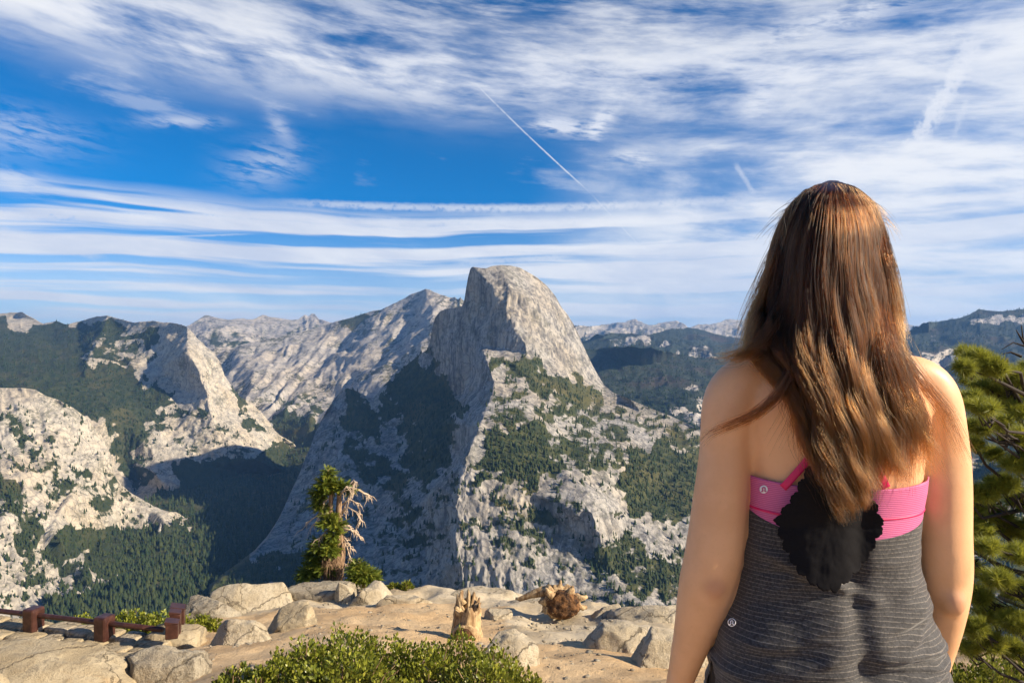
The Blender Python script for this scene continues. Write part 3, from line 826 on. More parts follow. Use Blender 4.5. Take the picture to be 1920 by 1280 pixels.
def boulder(label, x0, x1, y0, y1, Y, depth=0.8, mat='rock', e=2.6, seed=0, rough=1.0, lean=0.0, cuts=7, name='boulder', sink=0.35):
    v, f = ICO5
    r = np.random.default_rng(seed + 100)
    k = (np.abs(v) ** e).sum(1) ** (-1 / e)
    s = v * k[:, None]
    w = (x1 - x0) / F * Y / 2
    h = (y1 - y0) / F * Y
    hh = h * (1 + sink) / 2
    s = s * (1 + rough * (0.20 * fbm(s * 1.1 + seed * 3.7, 3) + 0.05 * fbm(s * 4 + seed, 3))[:, None])
    for _ in range(cuts):
        n = r.normal(size=3); n[2] = abs(n[2]) * 0.6; n /= np.linalg.norm(n)
        dd = s @ n
        lim = np.quantile(dd, 0.80 + 0.12 * r.random()) * (0.93 + 0.05 * r.random())
        s = s - np.clip(dd - lim, 0, None)[:, None] * n * 0.9
    # tidy to the wanted size
    for ax in range(3):
        lo, hi = s[:, ax].min(), s[:, ax].max()
        s[:, ax] = (s[:, ax] - (lo + hi) / 2) / ((hi - lo) / 2)
    wl = np.array([w, depth * w, hh])
    p = s * wl
    q = p / max(w, 0.2)
    nrm = s / np.linalg.norm(s, axis=1)[:, None]
    fine = 0.035 * (ridged(q * 3.2 + seed, 4) - 1.2) + 0.02 * fbm(q * 9 + seed, 3)
    p = p + nrm * (fine * rough * min(w, hh * 1.2))[:, None]
    p[:, 0] += lean * p[:, 2]
    c = P((x0 + x1) / 2, y0, Y)
    c[2] -= hh
    o = mesh_obj(name, p, f, M[mat])
    o.location = c
    tag(o, label, 'boulder' if name == 'boulder' else name.split('_')[-1], 'granite boulders on the overlook')
    return o


B = boulder
B('huge smooth tan boulder below the railing wall, cut by the picture edge', -190, 258, 1212, 1340, 7.4, 0.5, 'rock_gold', 2.3, 1, 0.6, cuts=1)
B('small pale boulder piece in the bottom corner under the railing', -60, 30, 1246, 1340, 6.2, 0.7, 'rock_gold', 2.6, 2, 0.6)
B('rounded boulder with dark weathered pits in front of the brown end post', 206, 416, 1208, 1340, 7.8, 0.55, 'rock_grey', 2.5, 3, 1.0)
B('low flat boulder wedged between the huge smooth boulder and the pitted one', 178, 300, 1222, 1290, 8.6, 0.6, 'rock_gold', 2.4, 4, 0.7)
B('rounded boulder with shaded underside beside the sandy path', 388, 516, 1160, 1222, 11.2, 0.6, 'rock', 2.5, 5, 0.9)
B('smooth golden boulder leaning against the ledge, next to the sandy path', 494, 598, 1128, 1192, 12.0, 0.6, 'rock_gold', 2.4, 6, 0.6, lean=0.12)
B('grey boulder with dark cracks at the outer end of the ledge, behind green shrubs', 332, 462, 1122, 1190, 15.0, 0.6, 'rock_grey', 3.6, 7, 0.8)
B('long flat-topped ledge block with deep shadow below, left of the fir', 392, 570, 1094, 1180, 15.6, 0.5, 'rock', 6.0, 8, 0.6, lean=0.1)
B('broad grey ledge block directly below the fir trunk', 522, 680, 1092, 1176, 16.2, 0.5, 'rock_grey', 6.0, 9, 0.6)
B('narrow wedge of ledge rock split off below the fir', 628, 666, 1088, 1140, 15.8, 1.1, 'rock', 4.5, 10, 0.7, lean=-0.2)
B('ledge block with a dark crack beside it, below the small round fir', 648, 768, 1095, 1166, 15.6, 0.6, 'rock', 6.0, 11, 0.7)
B('low cracked ledge block between the fir and the splintered stump', 705, 830, 1112, 1172, 14.8, 0.6, 'rock', 5.0, 12, 0.8)
B('long low back of bare rock along the drop, behind the splintered stump', 760, 1020, 1106, 1160, 16.2, 0.4, 'rock', 3.6, 13, 0.7)
B('smooth pale rock hump half hidden by the green bush', 885, 1012, 1184, 1290, 7.9, 0.8, 'rock', 2.3, 14, 0.6, cuts=1)
B('dark wedge-shaped rock at the foot of the splintered stump', 905, 962, 1142, 1172, 13.2, 0.8, 'rock', 2.4, 15, 0.9)
B('pale hollowed boulder on the brink right of the root ball', 1108, 1180, 1132, 1172, 13.6, 0.8, 'rock', 2.5, 16, 1.0)
B('broad pale whaleback of rock on the brink beside the left arm', 1140, 1340, 1134, 1190, 13.2, 0.6, 'rock', 2.3, 17, 0.7, cuts=1)
B('large rounded outcrop with a shaded nose pointing to the sandy hollow', 1060, 1240, 1166, 1262, 9.6, 0.7, 'rock', 2.4, 18, 0.8)
B('layered outcrop low beside the left forearm', 1160, 1330, 1186, 1300, 8.4, 0.7, 'rock', 2.6, 19, 1.0)
B('grey slab lying at the edge of the green bush', 420, 560, 1236, 1330, 7.0, 0.9, 'rock_grey', 2.8, 20, 0.6)
B('flat rock pan on the brink between root ball and splintered stump', 940, 1090, 1122, 1150, 15.2, 0.5, 'rock', 2.3, 21, 0.6, cuts=1)
B('thin slab of rock sunk in the sand left of the splintered stump', 752, 850, 1158, 1176, 13.0, 0.6, 'rock', 2.6, 22, 0.8)

# ------------------------------------------------------------------ stone wall and railing
def block(sx, sy, sz, seed, rnd=0.12):
    v, f = ICO3
    k = (np.abs(v) ** 9).sum(1) ** (-1 / 9)
    s = v * k[:, None]
    s = s * (1 + rnd * fbm(s * 1.7 + seed * 2.3, 3))[:, None]
    return s * np.array([sx, sy, sz]) / 2, f


wall = empty('stone_wall', P(150, 1215, 11.9).tolist())
tag(wall, 'low rough stone wall with flat capstones under the brown railing', 'wall')
wl0 = np.array(wall.location)
WL, WR = np.array(P(-160, 1166, 12.75)), np.array(P(305, 1196, 11.45))
WL[2] = WR[2] = (WL[2] + WR[2]) / 2 - 0.03
wd = (WR - WL); wlen = np.linalg.norm(wd); wd /= wlen
wn = np.array([wd[1], -wd[0], 0.0])            # toward the viewer
wang = math.atan2(wd[1], wd[0])
stone_meshes = []
for k in range(8):
    v, f = block(0.62, 0.36, 0.15, k, 0.09)
    o = mesh_obj('stone', v, f, M['rock_gold'] if k % 3 else M['rock'])
    stone_meshes.append(o.data); bpy.data.objects.remove(o)
rs = np.random.default_rng(3)
for row, (off, dz, hs, ls) in enumerate([(0.20, -0.04, 1.0, 1.0), (-0.16, 0.0, 0.9, 1.0), (0.17, -0.17, 1.1, 0.8), (0.15, -0.33, 1.2, 0.8), (-0.14, -0.18, 1.2, 0.9), (0.15, -0.50, 1.2, 0.9), (0.15, -0.66, 1.2, 0.9)]):
    s = -0.1
    while s < wlen:
        L = (0.34 + 0.34 * rs.random()) * ls
        p = WL + wd * (s + L / 2) + wn * (off + rs.normal() * 0.02) + np.array([0, 0, dz + rs.normal() * 0.012])
        o = bpy.data.objects.new('stone', stone_meshes[rs.integers(8)])
        COL.objects.link(o); o.parent = wall
        o.location = (p - wl0).tolist()
        o.rotation_euler = (rs.normal() * 0.04, rs.normal() * 0.04, wang + rs.normal() * 0.05)
        o.scale = (L / 0.62 * 0.99, 1.05, hs)
        s += L + 0.012


def rust_mat():
    m, t, b = material('brown_steel')
    pos = t.node('ShaderNodeTexCoord').outputs['Object']
    n = t.noise(pos, 9.0, 5, 0.6)
    t.put(b.inputs['Base Color'], t.mix(t.sm(n, 0.4, 0.7), (0.045, 0.016, 0.012), (0.085, 0.034, 0.024)))
    b.inputs['Roughness'].default_value = 0.42
    b.inputs['Metallic'].default_value = 0.15
    return m


M['steel'] = rust_mat()


def bevel_box(w, d, h, bev=0.03, slant=0.0):
    bm = bmesh.new()
    bmesh.ops.create_cube(bm, size=1.0)
    for x in bm.verts:
        x.co = Vector((x.co.x * w, x.co.y * d, (x.co.z + 0.5) * h))
        if x.co.z > h * 0.5:
            x.co.z += slant * x.co.x
    bmesh.ops.bevel(bm, geom=list(bm.edges), offset=bev, segments=3, affect='EDGES', profile=0.6)
    v = np.array([x.co[:] for x in bm.verts]); f = [[y.index for y in x.verts] for x in bm.faces]
    bm.free()
    return v, f


rail_o = empty('railing', (WL + wd * 1.0).tolist())
tag(rail_o, 'brown steel pipe railing on short square posts along the stone wall', 'railing')
r0 = np.array(rail_o.location)
def on_wall(px):                                # point of the wall line seen at that picture column
    lo, hi = 0.0, wlen
    for _ in range(40):
        m_ = (lo + hi) / 2
        q = WL + wd * m_
        if CX + q[0] / q[1] * F < px: lo = m_
        else: hi = m_
    return WL + wd * lo
mb = MB(); a, b_ = WL + np.array([0, 0, 0.30]), on_wall(316) + np.array([0, 0, 0.30])
mb.tube(np.array([a + (b_ - a) * t for t in np.linspace(0, 1, 8)]) - r0, 0.045, 12)
mb.build('rail', M['steel'], rail_o)
for px in (-85, 63, 196):
    q = on_wall(px)
    v, f = bevel_box(0.24, 0.26, 0.42, 0.045)
    c, s_ = math.cos(wang), math.sin(wang)
    v = np.column_stack([v[:, 0] * c - v[:, 1] * s_, v[:, 0] * s_ + v[:, 1] * c, v[:, 2]]) + q - r0 + np.array([0, 0, 0.01])
    mesh_obj('post', v, f, M['steel'], rail_o, smooth=False)
for label, px, py, Y, h, w_ in [('nearest low brown steel post of the railing corner above the pitted boulder', 323, 1194, 11.3, 0.25, 0.19), ('middle brown steel post stepping up at the railing corner', 329, 1190, 11.75, 0.39, 0.17), ('tallest brown steel post at the railing corner', 334, 1186, 12.2, 0.46, 0.22)]:
    o = empty('railing_post', P(px, py, Y).tolist())
    v, f = bevel_box(w_, w_ * 1.1, h, 0.02, -0.25)
    g = mesh_obj('shaft', v, f, M['steel'], o, smooth=False); g.rotation_euler = (0, 0, 0.35)
    v, f = bevel_box(w_ * 1.12, w_ * 1.2, 0.04, 0.012, -0.25)
    g = mesh_obj('cap', v + np.array([0, 0, h - 0.01]), f, M['steel'], o, smooth=False); g.rotation_euler = (0, 0, 0.35)
    tag(o, label, 'post', 'railing corner posts')
v, f = block(0.9, 0.7, 0.5, 4, 0.1)
pl = mesh_obj('corner_stone', v, f, M['rock_gold']); pl.location = P(328, 1206, 11.9).tolist()
tag(pl, 'square corner stone of the wall carrying the three steel posts', 'stone')


# ------------------------------------------------------------------ weathered stumps
def wood_mat():
    m, t, b = material('weathered_wood')
    pos = t.node('ShaderNodeTexCoord').outputs['Object']
    n = t.noise(t.scale(pos, (14, 14, 2.2)), 1.0, 6, 0.65, 0.5)
    n2 = t.noise(pos, 5.0, 5, 0.6)
    c = t.mix(t.sm(n, 0.35, 0.65), (0.22, 0.125, 0.055), (0.55, 0.40, 0.22))
    c = t.mix(t.mul(t.sm(n2, 0.5, 0.68), 0.7), c, (0.10, 0.05, 0.022))
    t.put(b.inputs['Base Color'], c)
    b.inputs['Roughness'].default_value = 0.85
    t.put(b.inputs['Normal'], t.bump(n, 0.9, 0.03))
    return m


M['wood'] = wood_mat()
M['heart'], _t, _b = material('rotten_heartwood')
_n = _t.noise(_t.node('ShaderNodeTexCoord').outputs['Object'], 9.0, 6, 0.65)
_t.put(_b.inputs['Base Color'], _t.mix(_t.sm(_n, 0.35, 0.65), (0.035, 0.016, 0.008), (0.20, 0.095, 0.035))); _b.inputs['Roughness'].default_value = 0.95
_t.put(_b.inputs['Normal'], _t.bump(_n, 1.0, 0.06))


def stump_one():
    o = empty('tree_stump', P(876, 1196, 11.0).tolist())
    tag(o, 'pale splintered upright tree stump on the sand behind the green bush', 'stump')
    a = np.linspace(0, 2 * np.pi, 40, endpoint=False)
    zs = np.linspace(-0.08, 1, 26)
    H, Rr = 0.72, 0.235
    A, Z = np.meshgrid(a, zs)
    rr = Rr * (1.05 - 0.25 * Z) * (1 + 0.22 * fbm(np.stack([np.cos(A) * 1.3, np.sin(A) * 1.3, Z * 0.8], -1), 3) + 0.16 * ridged(np.stack([np.cos(A) * 3.2, np.sin(A) * 3.2, Z * 1.6], -1), 2) - 0.14)
    top = 0.66 + 0.42 * np.abs(fbm(np.stack([np.cos(a) * 1.5, np.sin(a) * 1.5, a * 0], -1), 3)) * 1.2
    zz = np.where(Z > 0, Z * top[None], Z) * H
    v = np.stack([rr * np.cos(A) + 0.03 * Z, rr * np.sin(A), zz], -1).reshape(-1, 3)
    f = grid_faces(26, 40, True).tolist()
    nv = len(v)
    v = np.concatenate([v, [[0.02, 0, H * 0.35]]])
    f += [[25 * 40 + i, 25 * 40 + (i + 1) % 40, nv] for i in range(40)]
    mesh_obj('trunk', v, f, M['wood'], o)
    mb = MB(); r = np.random.default_rng(8)
    for k in range(13):
        an = r.random() * 6.28
        b0 = np.array([0.13 * math.cos(an), 0.13 * math.sin(an), 0.30 + 0.2 * r.random()])
        b1 = b0 + np.array([0.12 * math.cos(an) * (0.3 + r.random()), 0.1 * math.sin(an), 0.08 + 0.16 * r.random()])
        mid = (b0 + b1) / 2 + r.normal(size=3) * 0.02
        mb = MB(); mb.tube([b0, mid, b1], [0.060, 0.052, 0.024], 7)
        mb.build('splinter', M['wood'], o)
    mb = MB()
    mb.tube([[0.0, 0.0, 0.12], [-0.01, -0.16, 0.115], [-0.02, -0.28, 0.11]], [0.21, 0.215, 0.205], 22, cap=True)
    lg = mb.build('log_end', M['wood'], o)
    v, f = ICO3
    vv = v * np.array([0.18, 0.02, 0.18]) * (1 + 0.25 * fbm(v * 3, 3))[:, None] + np.array([-0.02, -0.285, 0.11])
    mesh_obj('heartwood', vv, f, M['heart'], lg)


def stump_two():
    o = empty('root_ball', P(1050, 1154, 13.8).tolist())
    tag(o, 'overturned brown root ball with a dead limb lying on the brink', 'root ball')
    v, f = ICO5
    d = 1 + 0.28 * fbm(v * 2.2 + 4, 4) + 0.12 * (ridged(v * 4.0, 3) - 1.1)
    s = v * d[:, None] * np.array([0.39, 0.28, 0.33]) + np.array([-0.0, 0, 0.28])
    rm_ = mesh_obj('root_mass', s, f, M['wood'], o)
    mesh_obj('heartwood', v * (1 + 0.22 * fbm(v * 2.6, 3))[:, None] * np.array([0.32, 0.12, 0.27]) + np.array([0.05, -0.22, 0.30]), f, M['heart'], rm_)
    r = np.random.default_rng(4)
    for k in range(10):
        an = r.random() * 6.28
        b0 = np.array([0.24 * math.cos(an), -0.05 + 0.1 * r.normal(), 0.32 + 0.2 * math.sin(an)])
        L = 0.16 + 0.14 * r.random()
        b1 = b0 + np.array([math.cos(an) * L * 1.15, r.normal() * 0.12, math.sin(an) * L * 0.8])
        b1[2] = max(b1[2], -0.02)
        mb = MB(); mb.tube([b0, (b0 + b1) / 2 + r.normal(size=3) * 0.04, b1], [0.08, 0.065, 0.035], 7)
        mb.build('root', M['wood'], o)
    mb = MB()
    mb.tube([[-0.1, 0.1, 0.42], [-0.35, 0.1, 0.46], [-0.6, 0.12, 0.38], [-0.82, 0.15, 0.28], [-0.9, 0.15, 0.30]], [0.13, 0.11, 0.07, 0.045, 0.02], 9)
    mb.tube([[0.02, 0, 0.5], [0.0, -0.02, 0.62], [0.01, 0, 0.72]], [0.07, 0.045, 0.025], 7)
    mb.tube([[-0.3, 0.1, 0.45], [-0.22, 0.05, 0.55], [-0.05, 0, 0.56]], [0.08, 0.08, 0.05], 8)
    mb.build('limb', M['wood'], o)


stump_one()
stump_two()


# ------------------------------------------------------------------ green things
def leaf_mat(name, c0, c1, c2, rough=0.45, trans=0.25, glow=None):
    m, t, b = material(name)
    h = t.attr('hue').outputs['Fac']
    c = t.mix(t.sm(h, 0.0, 0.6), c0, c1)
    c = t.mix(t.sm(h, 0.55, 1.0), c, c2)
    t.put(b.inputs['Base Color'], c)
    b.inputs['Roughness'].default_value = rough
    b.inputs['Specular IOR Level'].default_value = 0.35
    tr = t.node('ShaderNodeBsdfTranslucent')
    t.put(tr.inputs['Color'], t.mix(0.5, c, c2))
    mx = t.node('ShaderNodeMixShader')
    mx.inputs[0].default_value = trans
    t.l.new(b.outputs[0], mx.inputs[1]); t.l.new(tr.outputs[0], mx.inputs[2])
    t.l.new(mx.outputs[0], t.n['Material Output'].inputs['Surface'])
    return m


M['manz'] = leaf_mat('manzanita_leaf', (0.060, 0.085, 0.012), (0.20, 0.225, 0.025), (0.40, 0.38, 0.06), 0.35)
M['fir'] = leaf_mat('fir_needle', (0.045, 0.075, 0.012), (0.15, 0.19, 0.022), (0.32, 0.32, 0.045), 0.5)
M['pine'] = leaf_mat('pine_needle', (0.05, 0.075, 0.014), (0.23, 0.26, 0.032), (0.52, 0.50, 0.07), 0.45, 0.38)
M['bark'], _t, _b = material('tree_bark')
_p = _t.node('ShaderNodeTexCoord').outputs['Object']
_n = _t.noise(_t.scale(_p, (16, 16, 3)), 1.0, 6, 0.65)
_t.put(_b.inputs['Base Color'], _t.mix(_t.sm(_n, 0.35, 0.65), (0.10, 0.055, 0.03), (0.38, 0.25, 0.15))); _b.inputs['Roughness'].default_value = 0.9
_t.put(_b.inputs['Normal'], _t.bump(_n, 0.9, 0.03))
M['dead'], _t, _b = material('bleached_branch')
_b.inputs['Base Color'].default_value = (0.52, 0.40, 0.29, 1); _b.inputs['Roughness'].default_value = 0.8
M['darkbark'], _t, _b = material('dark_pine_bark')
_b.inputs['Base Color'].default_value = (0.030, 0.022, 0.017, 1); _b.inputs['Roughness'].default_value = 0.9


def rand_rot(n, r, up=None):
    """n random frames; with up, the z axis leans to the given directions."""
    z = r.normal(size=(n, 3)) if up is None else up
    z = z / (np.linalg.norm(z, axis=1)[:, None] + 1e-9)
    a = r.normal(size=(n, 3))
    x = np.cross(a, z); x /= np.linalg.norm(x, axis=1)[:, None] + 1e-9
    y = np.cross(z, x)
    return x, y, z


def scatter(name, base_v, base_f, pts, x, y, z, size, hue, mat, parent):
    n, nv = len(pts), len(base_v)
    s = np.asarray(size)[:, None, None]
    v = pts[:, None] + s * (base_v[None, :, 0:1] * x[:, None] + base_v[None, :, 1:2] * y[:, None] + base_v[None, :, 2:3] * z[:, None])
    f = (np.asarray(base_f)[None] + (np.arange(n) * nv)[:, None, None]).reshape(-1, len(base_f[0]))
    return mesh_obj(name, v.reshape(-1, 3), f, mat, parent, smooth=False, attrs={'hue': np.repeat(hue, nv)})


LEAF_V = np.array([[0, 0, 0], [0.30, 0.5, 0.10], [0, 0.5, 0.0], [-0.30, 0.5, 0.10], [0, 1.0, 0.04]])
LEAF_F = [[0, 1, 4, 2], [0, 2, 4, 3]]


def bush(label, lobes, n, leaf, mat='manz', seed=0, name='manzanita_bush', red=0.0, cat='bush', group=None):
    """lobes: (px centre, py top, Y, half width m, height m)"""
    r = np.random.default_rng(seed)
    L = []
    for px, py, Y, w_, h in lobes:
        t = np.array(P(px, py, Y)); L.append((t[0], t[1], t[2] - h, w_, h))
    o = empty(name, (L[0][0], L[0][1], L[0][2]))
    tag(o, label, cat, group)
    o0 = np.array(o.location)
    wts = np.array([l[3] * (l[3] + l[4]) for l in L]); wts /= wts.sum()
    pts, ups = [], []
    mb = MB()
    for (x, y, z, w_, h), k in zip(L, wts):
        m = int(n * k)
        d = r.normal(size=(m, 3)); d[:, 2] = np.abs(d[:, 2]) * 1.0; d /= np.linalg.norm(d, axis=1)[:, None]
        shell = 1 - np.abs(r.normal(size=m)) * 0.13
        bump_ = 1 + 0.26 * fbm(d * 2.6 + seed, 4)
        p = d * (shell * bump_)[:, None] * np.array([w_, w_ * 0.9, h])
        pts.append(p + np.array([x, y, z])); ups.append(d * 0.8 + np.array([0, 0, 0.5]) + r.normal(size=(m, 3)) * 0.55)
        for q in range(int(46 * k) + 8):
            dd = r.normal(size=3); dd[2] = abs(dd[2]) + 0.2; dd /= np.linalg.norm(dd)
            e = dd * np.array([w_, w_ * 0.9, h]) * 1.0 * (1 + 0.2 * r.normal() * 0.5)
            b0 = np.array([x, y, z]) + dd * np.array([w_, w_, 0]) * 0.15
            e1 = np.array([x, y, z]) + e
            mb.tube(np.array([b0, (b0 + e1) / 2 + r.normal(size=3) * 0.06 * w_, e1]) - o0, [0.012, 0.008, 0.003], 4, cap=False)
    pts = np.concatenate(pts); ups = np.concatenate(ups)
    # leaves stand along the twig: the blade axis is the up direction
    x, zz, yy = rand_rot(len(pts), r, ups)
    hue = np.clip(r.beta(2.0, 2.4, len(pts)), 0, 1)
    scatter('foliage', LEAF_V, LEAF_F, pts - o0, x, yy, zz, leaf * (0.7 + 0.6 * r.random(len(pts))), hue, M[mat], o)
    mb.build('stems', M['bark'], o)
    return o


g_ = 'green manzanita bushes in front'
bush('broad glossy green bush in the foreground with the sandy hollow behind it', [(640, 1192, 6.5, 0.62, 0.75), (560, 1212, 6.3, 0.42, 0.7), (735, 1208, 6.5, 0.5, 0.75), (640, 1235, 5.9, 0.62, 0.6), (520, 1240, 6.0, 0.3, 0.5)], 15000, 0.042, seed=1, group=g_)
bush('glossy green bush hiding the foot of the splintered stump', [(860, 1196, 6.8, 0.42, 0.75), (930, 1222, 6.5, 0.34, 0.6), (800, 1222, 6.3, 0.40, 0.6), (900, 1248, 6.0, 0.50, 0.55), (985, 1262, 6.1, 0.24, 0.4)], 11000, 0.042, seed=2, group=g_)
bush('small low green bush over the grey slab at the bottom edge', [(440, 1252, 6.0, 0.24, 0.4), (490, 1258, 5.9, 0.25, 0.4)], 2600, 0.042, seed=3, group=g_)
g2 = 'yellow green shrubs behind the wall'
bush('yellow-green shrub row behind the wall between the posts', [(150, 1160, 13.9, 0.55, 0.5), (245, 1151, 14.0, 0.6, 0.6), (300, 1156, 13.8, 0.5, 0.6), (200, 1164, 13.6, 0.5, 0.5)], 6500, 0.07, seed=4, name='shrub', cat='shrub', group=g2)
bush('yellow-green shrub between the tall post and the shaded round boulder', [(375, 1160, 13.6, 0.34, 0.5), (398, 1166, 13.4, 0.25, 0.45), (350, 1162, 13.4, 0.22, 0.4)], 3000, 0.07, seed=5, name='shrub', cat='shrub', group=g2)
bush('tiny yellowish shrub on the brink right of the small fir', [(762, 1092, 16.8, 0.16, 0.2), (740, 1096, 16.9, 0.2, 0.16)], 700, 0.07, seed=6, name='shrub', cat='shrub')
bush('bright yellow-green shrub at the lower corner under the pine', [(1850, 1240, 5.2, 0.38, 0.6), (1915, 1236, 5.4, 0.34, 0.6), (1800, 1262, 5.1, 0.25, 0.5)], 9000, 0.035, seed=7, name='shrub', cat='shrub')


def twig_base(nn=16):
    v, f = [], []
    for k in range(nn):
        t = k / nn
        for s in (-1, 1):
            b = len(v)
            v += [[0, t, 0], [0, t + 0.07, 0], [s * 0.30 * (1 - 0.35 * t), t + 0.16, 0.10]]
            f.append([b, b + 1, b + 2])
    for k in range(5):
        b = len(v); t = k / 5
        v += [[-0.015, t, 0], [0.015, t, 0], [0, t + 0.25, 0.12]]; f.append([b, b + 1, b + 2])
    return np.array(v), f


TWIG_V, TWIG_F = twig_base()


def sprays(parent, o0, clumps, n, size, mat, seed, droop=-0.1, name='foliage', out_c=None):
    """clumps: (px, py, Y, rx px, ry px, weight): needled twigs spread through each clump, pointing outward and a little down."""
    r = np.random.default_rng(seed)
    wts = np.array([c[5] for c in clumps], float); wts /= wts.sum()
    pts, dirs = [], []
    for (px, py, Y, rx, ry, _), k in zip(clumps, wts):
        m = max(4, int(n * k))
        c = np.array(P(px, py, Y)); sx, sz = rx / F * Y, ry / F * Y
        u = r.normal(size=(m, 3)); u /= np.linalg.norm(u, axis=1)[:, None]
        u *= (r.random(m) ** 0.45)[:, None]
        pts.append(c + u * np.array([sx, sx, sz]))
        d = u * np.array([1, 1, 0.25]) + r.normal(size=(m, 3)) * 0.25; d[:, 2] += droop
        dirs.append(d)
    pts = np.concatenate(pts); d = np.concatenate(dirs); d /= np.linalg.norm(d, axis=1)[:, None] + 1e-9
    up = np.array([0, 0, 1.0]) + r.normal(size=d.shape) * 0.25
    x = np.cross(d, up); x /= np.linalg.norm(x, axis=1)[:, None] + 1e-9
    z = np.cross(x, d)
    hue = np.clip(0.5 + 0.22 * r.normal(size=len(pts)), 0, 1)
    return scatter(name, TWIG_V, TWIG_F, pts - o0, x, d, z, size * (0.6 + 0.7 * r.random(len(pts))), hue, M[mat], parent)


def fir():
    Y = 17.4
    base = np.array(P(622, 1092, Y))
    o = empty('fir_tree', base.tolist())
    tag(o, 'wind-battered fir with bleached dead branches standing on the ledge', 'tree')
    q = lambda pts, dy=0.0: np.array([P(a, b, Y + (c[0] if c else 0)) for a, b, *c in pts]) - base
    mb = MB()
    mb.tube(q([(624, 1095), (632, 1060), (637, 1035), (636, 1000), (635, 965), (636, 935), (634, 908)]), [0.24, 0.19, 0.15, 0.115, 0.085, 0.065, 0.04], 12)
    mb.tube(q([(634, 985), (624, 968), (619, 955), (621, 930), (624, 912), (618, 895), (615, 880)]), [0.075, 0.07, 0.065, 0.055, 0.045, 0.03, 0.015], 9)
    mb.build('trunk', M['bark'], o)
    mb = MB(); r = np.random.default_rng(3)
    main = [[(636, 930), (650, 912), (668, 916), (684, 926), (692, 933)], [(636, 975), (648, 945), (658, 922), (664, 906)], [(637, 950), (655, 935), (672, 945), (675, 966), (673, 978)], [(638, 965), (652, 950), (668, 960), (676, 975)], [(637, 985), (655, 985), (664, 1000), (668, 990)],
            [(637, 990), (658, 993), (672, 1003), (677, 1012)], [(638, 1010), (650, 1025), (655, 1040), (660, 1055)], [(637, 1005), (648, 1010), (655, 1020)], [(630, 1045), (640, 1055), (650, 1058), (660, 1058)], [(620, 955), (600, 962), (582, 975), (566, 993)],
            [(619, 960), (605, 965), (595, 975), (585, 988)], [(620, 930), (608, 942), (595, 950)], [(628, 985), (612, 995), (600, 1008), (590, 1013)], [(636, 1020), (652, 1018), (661, 1032)], [(660, 908), (664, 902), (663, 898)], [(655, 915), (675, 918), (690, 928)]]
    for m_ in main:
        c = [(a, b, 0.25 * r.normal()) for a, b in m_]; c[0] = (*m_[0], 0)
        p = q(c)
        mb.tube(p, np.linspace(0.030, 0.008, len(p)), 6)
        for k in range(1, len(p)):
            for _ in range(5):
                s0 = p[k - 1] + (p[k] - p[k - 1]) * r.random()
                e = s0 + np.array([(p[k] - p[k - 1])[0] * 0.35 + r.normal() * 0.05, r.normal() * 0.12, -0.06 - 0.22 * r.random()])
                mb.tube([s0, (s0 + e) / 2 + np.array([0.03 * np.sign(p[k][0]), 0, 0.03]), e], [0.012, 0.009, 0.004], 4, cap=False)
    mb.build('dead_branches', M['dead'], o)
    cl = [(615, 888, Y, 8, 12, 1.2), (612, 905, Y, 17, 9, 2), (625, 912, Y, 20, 8, 2), (602, 920, Y, 14, 7, 1.4), (640, 910, Y, 12, 5, .8), (596, 932, Y, 9, 4, .7), (660, 916, Y, 10, 4, .5), (596, 945, Y, 9, 6, .9), (606, 952, Y, 10, 5, .7),
          (618, 972, Y - .2, 10, 7, 1), (610, 982, Y - .3, 10, 4, .7), (632, 982, Y - .3, 12, 6, 1), (625, 1000, Y - .3, 9, 6, .8), (605, 1018, Y - .2, 20, 8, 2.2), (618, 1030, Y - .3, 14, 10, 1.6), (592, 1038, Y, 18, 10, 2.2), (600, 1055, Y, 22, 12, 2.6), (585, 1072, Y, 22, 10, 2), (610, 1068, Y - .2, 14, 10, 1.2), (570, 1078, Y, 12, 6, .8)]
    sprays(o, base, cl, 2600, 0.17, 'fir', 12)
    # a skirt of dry brown needles at the foot
    mb = MB()
    for k in range(150):
        s0 = base * 0 + np.array([0.02 + r.normal() * 0.12, -0.2 + r.normal() * 0.1, 0.35 + 0.5 * r.random()])
        mb.tube([s0, s0 + np.array([r.normal() * 0.08, r.normal() * 0.08, -0.35 - 0.2 * r.random()])], [0.012, 0.004], 3, cap=False)
    mb.build('dry_needles', M['bark'], o)


def small_fir():
    b = np.array(P(682, 1094, 16.9))
    o = empty('fir_sapling', b.tolist())
    tag(o, 'small round green fir bush at the right foot of the battered fir', 'tree')
    mb = MB(); mb.tube([[0, 0, -0.1], [-0.05, 0, 0.25], [-0.1, 0, 0.55]], [0.05, 0.035, 0.01], 6); mb.build('trunk', M['bark'], o)
    sprays(o, b, [(670, 1058, 16.9, 9, 8, 1), (672, 1070, 16.8, 16, 8, 1.6), (685, 1075, 16.8, 20, 8, 1.8), (668, 1084, 16.7, 14, 7, 1.2), (695, 1086, 16.8, 16, 6, 1.3)], 1000, 0.16, 'fir', 13)


fir()
small_fir()


